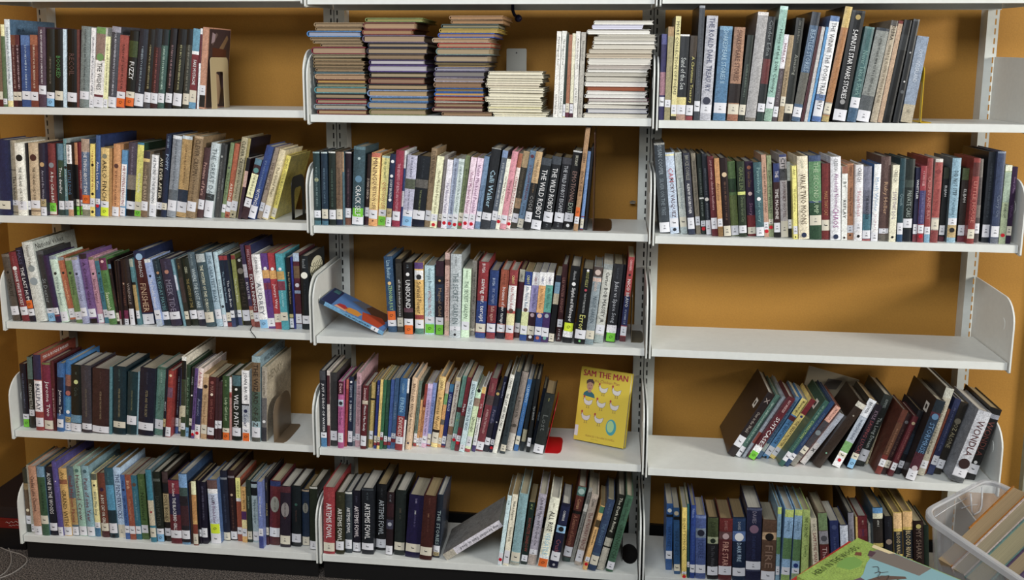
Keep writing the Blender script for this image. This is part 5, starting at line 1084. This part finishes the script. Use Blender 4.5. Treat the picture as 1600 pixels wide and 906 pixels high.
bookend('L4', .7885, .006, .14, .118, .035, '6f5f4c', 'brown rounded bookend against beige book, fourth row of the left bay', 0, .045, taper=.0)
bookend('R1', 2.481, .012, .1, .14, .03, 'c8a41c', 'yellow bookend holding the leaning storybooks, top row of the right bay', .7, .015)
bookend('M1', 1.4215, .215, .056, .178, .0, '8f8f88', 'grey steel bookend with screw hole behind cream stack, top row of the middle bay', 0, .004, front=True, base=False)
mb = disc(.0022, .0022, 0); o = put('screw_hole', mb.mesh('screw_hole', M['black']), bpy.data.objects['bookend.007'] if 'bookend.007' in bpy.data.objects else None, Matrix.Translation((.028, -.0002, .166)))
r = root('bookend', (1.797, .11, ZS['M5'] + .0003), 'black round footed bookend in dark right corner, bottom row of the middle bay', 'bookend', 'metal bookends')
mb = MB(); mb.prism([(.024 * math.cos(i * PI / 10), .055 * math.sin(i * PI / 10)) for i in range(20)], 0, .0015, 2); put('base_plate', mb.mesh('base_plate', M['blackplastic']), r)
mb = MB(); mb.prism([(.045 * math.cos(i * PI / 12), .10 * math.sin(i * PI / 12) + .001) for i in range(13)], -.022, -.0205, 0); put('upright_plate', mb.mesh('upright_plate', M['blackplastic']), r)
# ---------------------------------------------------------------- small things
mb = MB(); pts = [(1.437, .225, 1.66), (1.437, .222, 1.615), (1.442, .22, 1.603), (1.451, .218, 1.594)]; mb.tube(pts, .0045, 10)
n0 = 12; 
for j in range(8):
    pass
r = root('hanging_knob', (1.437, .225, 1.66), 'navy blue plastic knob on a strap hanging from the topmost middle shelf', 'hook')
put('strap', mb.mesh('strap', M['tape'], True), r, Matrix.Translation((-1.437, -.225, -1.66)))
import bmesh
bm = bmesh.new(); bmesh.ops.create_uvsphere(bm, u_segments=16, v_segments=10, radius=.0105); me = bpy.data.meshes.new('knob'); bm.to_mesh(me); bm.free(); me.materials.append(M['tape']); me.shade_smooth()
put('knob', me, r, Matrix.Translation((.0165, -.008, -.067)))
mb = MB(); z = ZS['L3']; mb.tube([(.722, .05, z + .0012), (.728, .02, z + .0012), (.733, .003, z + .0012), (.738, -.0028, z - .002), (.745, -.0032, z - .010), (.751, -.0036, z - .0185)], .0011, 6)
tag(put('bookmark_cord', mb.mesh('bookmark_cord', M['black'], True)), 'thin black cord hanging over the third left shelf edge', 'cord')
mb = MB(); mb.box(1.776, 1.79, .285, .309, 1.071, 1.0735); mb.tube([(1.776, .29, 1.0745), (1.783, .285, 1.0785), (1.792, .288, 1.0755)], .0016, 6)
tag(put('shelf_clip', mb.mesh('shelf_clip', M['steel'])), 'small silver shelf clip on the wall near the double upright', 'clip')
# storage boxes and a cable left of the shelving
def sbox(z0, z1, lid, col, lab, dx):
    r = root('storage_box', (-.1, .17, z0), lab, 'box'); mb = MB(); mb.box(-.076 + dx, .078, -.12, .125, 0, z1 - z0 - .0004); put('box_body', mb.mesh('box_body', M['plain']), r, None, lin(col))
    mb = MB(); mb.box(-.078 + dx, .080, -.122, .127, z1 - z0 - lid, z1 - z0 - .0002); put('box_lid', mb.mesh('box_lid', M['plain']), r, None, lin(col)); return r
sbox(0, .068, .012, '0e0d10', 'black flat storage box lying lowest on the carpet left of shelving', 0)
r = sbox(.068, .101, .006, '6c1818', 'dark red flat box with pale scribble between two black boxes', 0)
mb = MB(); mb.tube([(.02 + .004 * i, -.1225, .018 + .003 * math.sin(i * 1.7) + .0006 * i) for i in range(13)], .0008, 5); mb.tube([(.03 + .004 * i, -.1225, .009 + .002 * math.sin(i * 2.3) + .0006 * i) for i in range(10)], .0006, 5)
put('scribble', mb.mesh('scribble', M['plain']), r, None, lin('b89890'))
sbox(.101, .138, .012, '1a1820', 'charcoal topmost storage box stacked on the red box', 0)
def spl(P, n=10):
    out = []
    for i in range(len(P) - 1):
        p0, p1, p2, p3 = [Vector(P[max(0, min(len(P) - 1, i + k))]) for k in (-1, 0, 1, 2)]
        for j in range(n):
            t = j / n; out.append(.5 * ((2 * p1) + (p2 - p0) * t + (2 * p0 - 5 * p1 + 4 * p2 - p3) * t * t + (3 * p1 - p0 - 3 * p2 + p3) * t ** 3))
    return out + [Vector(P[-1])]
CAB1 = [(-0.141, 0.099, .002), (-0.110, 0.079, .002), (-0.061, 0.031, .002), (-0.021, -0.024, .002), (-0.003, -0.071, .002), (-0.004, -0.099, .002)]
CAB2 = [(-0.108, 0.052, .002), (-0.065, 0.034, .002), (-0.021, 0.021, .002), (0.014, -0.001, .002), (0.027, -0.032, .002), (0.022, -0.079, .002), (0.003, -0.109, .002)]
mb = MB(); mb.tube(spl(CAB1), .0019, 6); mb.tube(spl(CAB2), .0019, 6); tag(put('grey_cable', mb.mesh('grey_cable', M['cable'], True)), 'grey cable looping over the dark carpet at lower left', 'cable')
# ---------------------------------------------------------------- clear bin with books
def rounded(poly, r, n=7):
    out = []
    for i in range(len(poly)):
        p0, p1, p2 = [Vector(poly[(i + k) % len(poly)]) for k in (-1, 0, 1)]
        a, b = p1 + (p0 - p1).normalized() * r, p1 + (p2 - p1).normalized() * r
        for j in range(n + 1):
            t = j / n; out.append((a * (1 - t) ** 2 + 2 * p1 * t * (1 - t) + b * t * t))
    return out
def offs(poly, d):
    out = []; n = len(poly)
    for i in range(n):
        a, b = poly[i - 1], poly[(i + 1) % n]; t = (b - a).normalized(); out.append(poly[i] + Vector((t.y, -t.x)) * d)
    return out
rimp = rounded([(2.446, -.297), (2.616, -.735), (2.912, -.50), (2.676, -.079)], .055)
cen = sum(rimp, Vector((0, 0))) / len(rimp)
if (offs(rimp, .01)[0] - cen).length < (rimp[0] - cen).length: OD = -1
else: OD = 1
ZR, ZB = .45, .20
r = root('clear_bin', (cen.x, cen.y, ZB), 'clear plastic storage bin full of books at the lower right corner', 'bin')
T0 = Matrix.Translation((-cen.x, -cen.y, -ZB))
def loop_wall(pa, za, pb, zb, mb):
    n = len(pa)
    for i in range(n):
        j = (i + 1) % n; mb.quad([(*pa[i], za), (*pa[j], za), (*pb[j], zb), (*pb[i], zb)])
mb = MB(); top = offs(rimp, -OD * .012); top2 = offs(rimp, -OD * .0145); bot = [cen + (p - cen) * .84 for p in rimp]; bot2 = [cen + (p - cen) * .83 for p in rimp]
loop_wall(top, ZR, bot, ZB, mb); loop_wall(top2, ZR, bot2, ZB + .003, mb); mb.quad([(*p, ZB) for p in bot]); mb.quad([(*p, ZB + .003) for p in bot2])
put('bin_wall', mb.mesh('bin_wall', M['clear'], True), r, T0)
mb = MB(); out = rimp; lo = offs(rimp, OD * .001)
prof = [(offs(rimp, -OD * .0125), ZR - .002), (offs(rimp, -OD * .0135), ZR + .001), (offs(rimp, -OD * .011), ZR + .003), (offs(rimp, -OD * .002), ZR + .003), (lo, ZR), (lo, ZR - .012), (offs(rimp, -OD * .0015), ZR - .012), (offs(rimp, -OD * .003), ZR - .002)]
for i in range(len(prof)): loop_wall(prof[i][0], prof[i][1], prof[(i + 1) % len(prof)][0], prof[(i + 1) % len(prof)][1], mb)
put('bin_rim', mb.mesh('bin_rim', M['rim'], True), r, T0)
# raised latch frame moulded into the far wall
A2, B2 = Vector((2.446, -.297)), Vector((2.676, -.079)); dd = (B2 - A2).normalized(); nn = Vector((dd.y, -dd.x))
mb = MB(); q = lambda s, z: (*(A2 + dd * s + nn * (.016 + (ZR - z) * .12)), z)
mb.tube([q(.205, ZR - .006), q(.207, ZR - .05), q(.215, ZR - .062), q(.245, ZR - .062), q(.256, ZR - .05), q(.262, ZR - .006)], .0022, 6)
mb.tube([q(.04, ZR - .016), q(.1, ZR - .012), q(.19, ZR - .012)], .0012, 5); mb.tube([q(.16, ZR - .03), q(.2, ZR - .034), q(.235, ZR - .042)], .0012, 5)
put('moulded_latch', mb.mesh('moulded_latch', M['rim'], True), r, T0)
r = root('low_stool', (2.68, -.41, 0), 'dark wooden low stool under the clear bin', 'stool')
mb = MB(); mb.box(-.15, .15, -.15, .15, .175, .1998); put('stool_seat', mb.mesh('stool_seat', M['wood']), r)
for sx_, sy_ in ((-1, -1), (1, -1), (-1, 1), (1, 1)):
    mb = MB(); mb.box(sx_ * .13 - .015, sx_ * .13 + .015, sy_ * .13 - .015, sy_ * .13 + .015, 0, .175); put('leg', mb.mesh('leg', M['wood']), r)
# the books leaning in the bin: n = thickness direction, l = long edge direction, m = outward from the page edges
lh = Vector((.85, .527, 0)).normalized(); nv = Vector((lh.y, -lh.x, 0)); ph = math.radians(28); lv = lh * math.cos(ph) + Vector((0, 0, math.sin(ph))); mv = nv.cross(lv); mv = mv if mv.z > 0 else -mv
P0 = Vector((2.557, -.298, .42))
def bin_book(n0, n1, l0, l1, dep, col, page, label, lb=None, raise_=0):
    o = P0 + nv * n0 + lv * l0 + mv * raise_
    r = root('large_book', o, label, 'book', 'large books in the clear bin'); r.rotation_mode = 'QUATERNION'
    R3 = Matrix((nv, lv, mv)).transposed(); 
    if R3.determinant() < 0: R3 = Matrix((nv, lv, mv)).transposed()
    R4 = R3.to_4x4(); r.rotation_mode = 'QUATERNION'
    sgn = 1 if R3.determinant() > 0 else -1
    if sgn < 0: R4 = Matrix((nv, lv, -mv)).transposed().to_4x4()
    r.rotation_quaternion = R4.to_quaternion()
    t = n1 - n0; L = l1 - l0; c = lin(col); b = .0035; z0, z1 = (-dep, 0) if sgn > 0 else (0, dep); e = .002
    mb = MB(); s = (lb or 0)
    mb.box(0, b, s, L, z0, z1, c); mb.box(t - b, t - .0005, 0, L, z0, z1, c); sp = (z0, z0 + b) if sgn > 0 else (z1 - b, z1); mb.box(b, t - b, 0, L, *sp, c)
    put('cover', mb.mesh('cover', M['cover']), r)
    zz0, zz1 = (z0 + b + .001, z1 - e) if sgn > 0 else (z0 + e, z1 - b - .001)
    mb = MB(); mb.box(b + .0002, t - b - .0002, .002, L - .003, zz0, zz1); put('pages', mb.mesh('pages', M['pages']), r, None, lin(page))
bin_book(0, .0415, -.112, .16, .15, '9c6428', 'a8906c', 'tan paged book with orange brown board, leftmost in the clear bin', .112)
bin_book(.042, .078, -.115, .16, .15, 'b8aaa4', 'a0947a', 'tan paged book with pinkish white board in the clear bin')
bin_book(.0785, .127, -.118, .16, .15, '567470', 'a09878', 'cream paged book with dull teal board in the clear bin')
bin_book(.1275, .165, -.06, .16, .15, '443650', '9c8a6c', 'cream paged book with purple board, nearest in the clear bin')
# ---------------------------------------------------------------- picture books on a small table in front
Z1 = .545; A3 = Vector((2.2235, -.623)); B3 = Vector((2.0765, -.783)); ux = (A3 - B3).normalized(); w3 = (A3 - B3).length; ang = math.atan2(ux.y, ux.x)
def flat_book(loc, ang, w, h, th, col, page, label, name='picture_book'):
    r = root(name, loc, label, 'book', None, (0, 0, ang)); c = lin(col); b = .002; mb = MB()
    mb.box(0, w, -h, 0, 0, b, c); mb.box(0, w, -h, 0, th - b, th, c); mb.box(0, b, -h, 0, b, th - b, c)
    put('cover', mb.mesh('cover', M['cover']), r); mb = MB(); mb.box(b + .0002, w - .003, -h + .003, -.003, b + .0001, th - b - .0001); put('pages', mb.mesh('pages', M['pagesflat']), r, None, lin(page)); return r
flat_book((B3.x - .012, B3.y - .0005, Z1 - .0195), ang + math.radians(1.2), w3, .27, .0105, 'b82c24', 'd8d0c4', 'red picture book under the green and blue one at lower right')
g = flat_book((B3.x, B3.y, Z1 - .0088), ang, w3, .27, .0088, '86a04c', 'c8c4b4', 'lime green and pale blue picture book lying flat at lower right')
def art2(polys, z, k=1):
    mb = MB()
    for i, (h, p) in enumerate(polys): mb.prism(p, z, z + .0001 + .00003 * i, 2, tuple(min(.85, v * k) for v in lin(h)[:3]) + (1,))
    put('cover_picture', mb.mesh('cover_picture', M['art']), g)
W3 = w3
art2([('80a8b0', [(.03, -.268), (.03, -.12), (.045, -.085), (.1, -.075), (.14, -.06), (.165, -.055), (W3 - .002, -.06), (W3 - .002, -.268)]),
      ('716a64', [(W3 - .055, -.052), (W3 - .03, -.045), (W3 - .004, -.05), (W3 - .003, -.148), (W3 - .045, -.145)]),
      ('d8c8a0', [(W3 - .014, -.036), (W3 - .001, -.034), (W3 - .001, -.078), (W3 - .012, -.07)]),
      ('4c3440', [(W3 - .05, -.047), (W3 - .028, -.04), (W3 - .026, -.052), (W3 - .048, -.055)]),
      ('70984c', [(.085, -.03), (.1, -.024), (.13, -.024), (.145, -.034), (.14, -.052), (.12, -.058), (.095, -.052)]),
      ('5c4858', [(.0, -.075), (.05, -.07), (.085, -.078), (.08, -.1), (.05, -.12), (.03, -.16), (.0, -.16)]),
      ('a84838', [(.0, -.045), (.03, -.05), (.05, -.06), (.045, -.074), (.0, -.075)]),
      ('3c5c40', [(.1, -.13), (.13, -.125), (.14, -.15), (.12, -.16)]), ('5c4840', [(.085, -.09), (.12, -.1), (.15, -.13), (.145, -.135), (.11, -.112), (.08, -.098)]),
      ('6c4030', [(.15, -.03), (.163, -.026), (.17, -.034), (.158, -.04)])], .0088)
mb = MB(); mb.tube([(.118 + .012 * math.sin(i * .9), -.088 - .004 * i * .6, .0094) for i in range(12)], .0006, 4); mb.tube([(.135 + .008 * math.sin(i * .8), -.075 - .003 * i, .0094) for i in range(10)], .0006, 4)
put('scribble', mb.mesh('scribble', M['print']), g, None, lin('38302c'))
me, asp = _txt['HERO IN THE WOODS']
put('cover_title', me, g, Matrix.Translation((.03, -.0175, .0094)) @ Matrix.Diagonal((w3 - .065, .0125, 1, 1)), lin('2c3a18'))
r = root('side_table', (2.20, -.815, 0), 'small dark side table under the lime and blue picture book', 'table', None, (0, 0, ang))
mb = MB(); mb.box(-.10, .10, -.14, .125, .505, Z1 - .0197); put('table_top', mb.mesh('table_top', M['wood']), r)
for sx_, sy_ in ((-1, -1), (1, -1), (-1, 1), (1, 1)):
    mb = MB(); mb.box(sx_ * .08 - .012, sx_ * .08 + .012, sy_ * .1 - .012, sy_ * .1 + .012, 0, .505); put('leg', mb.mesh('leg', M['wood']), r)
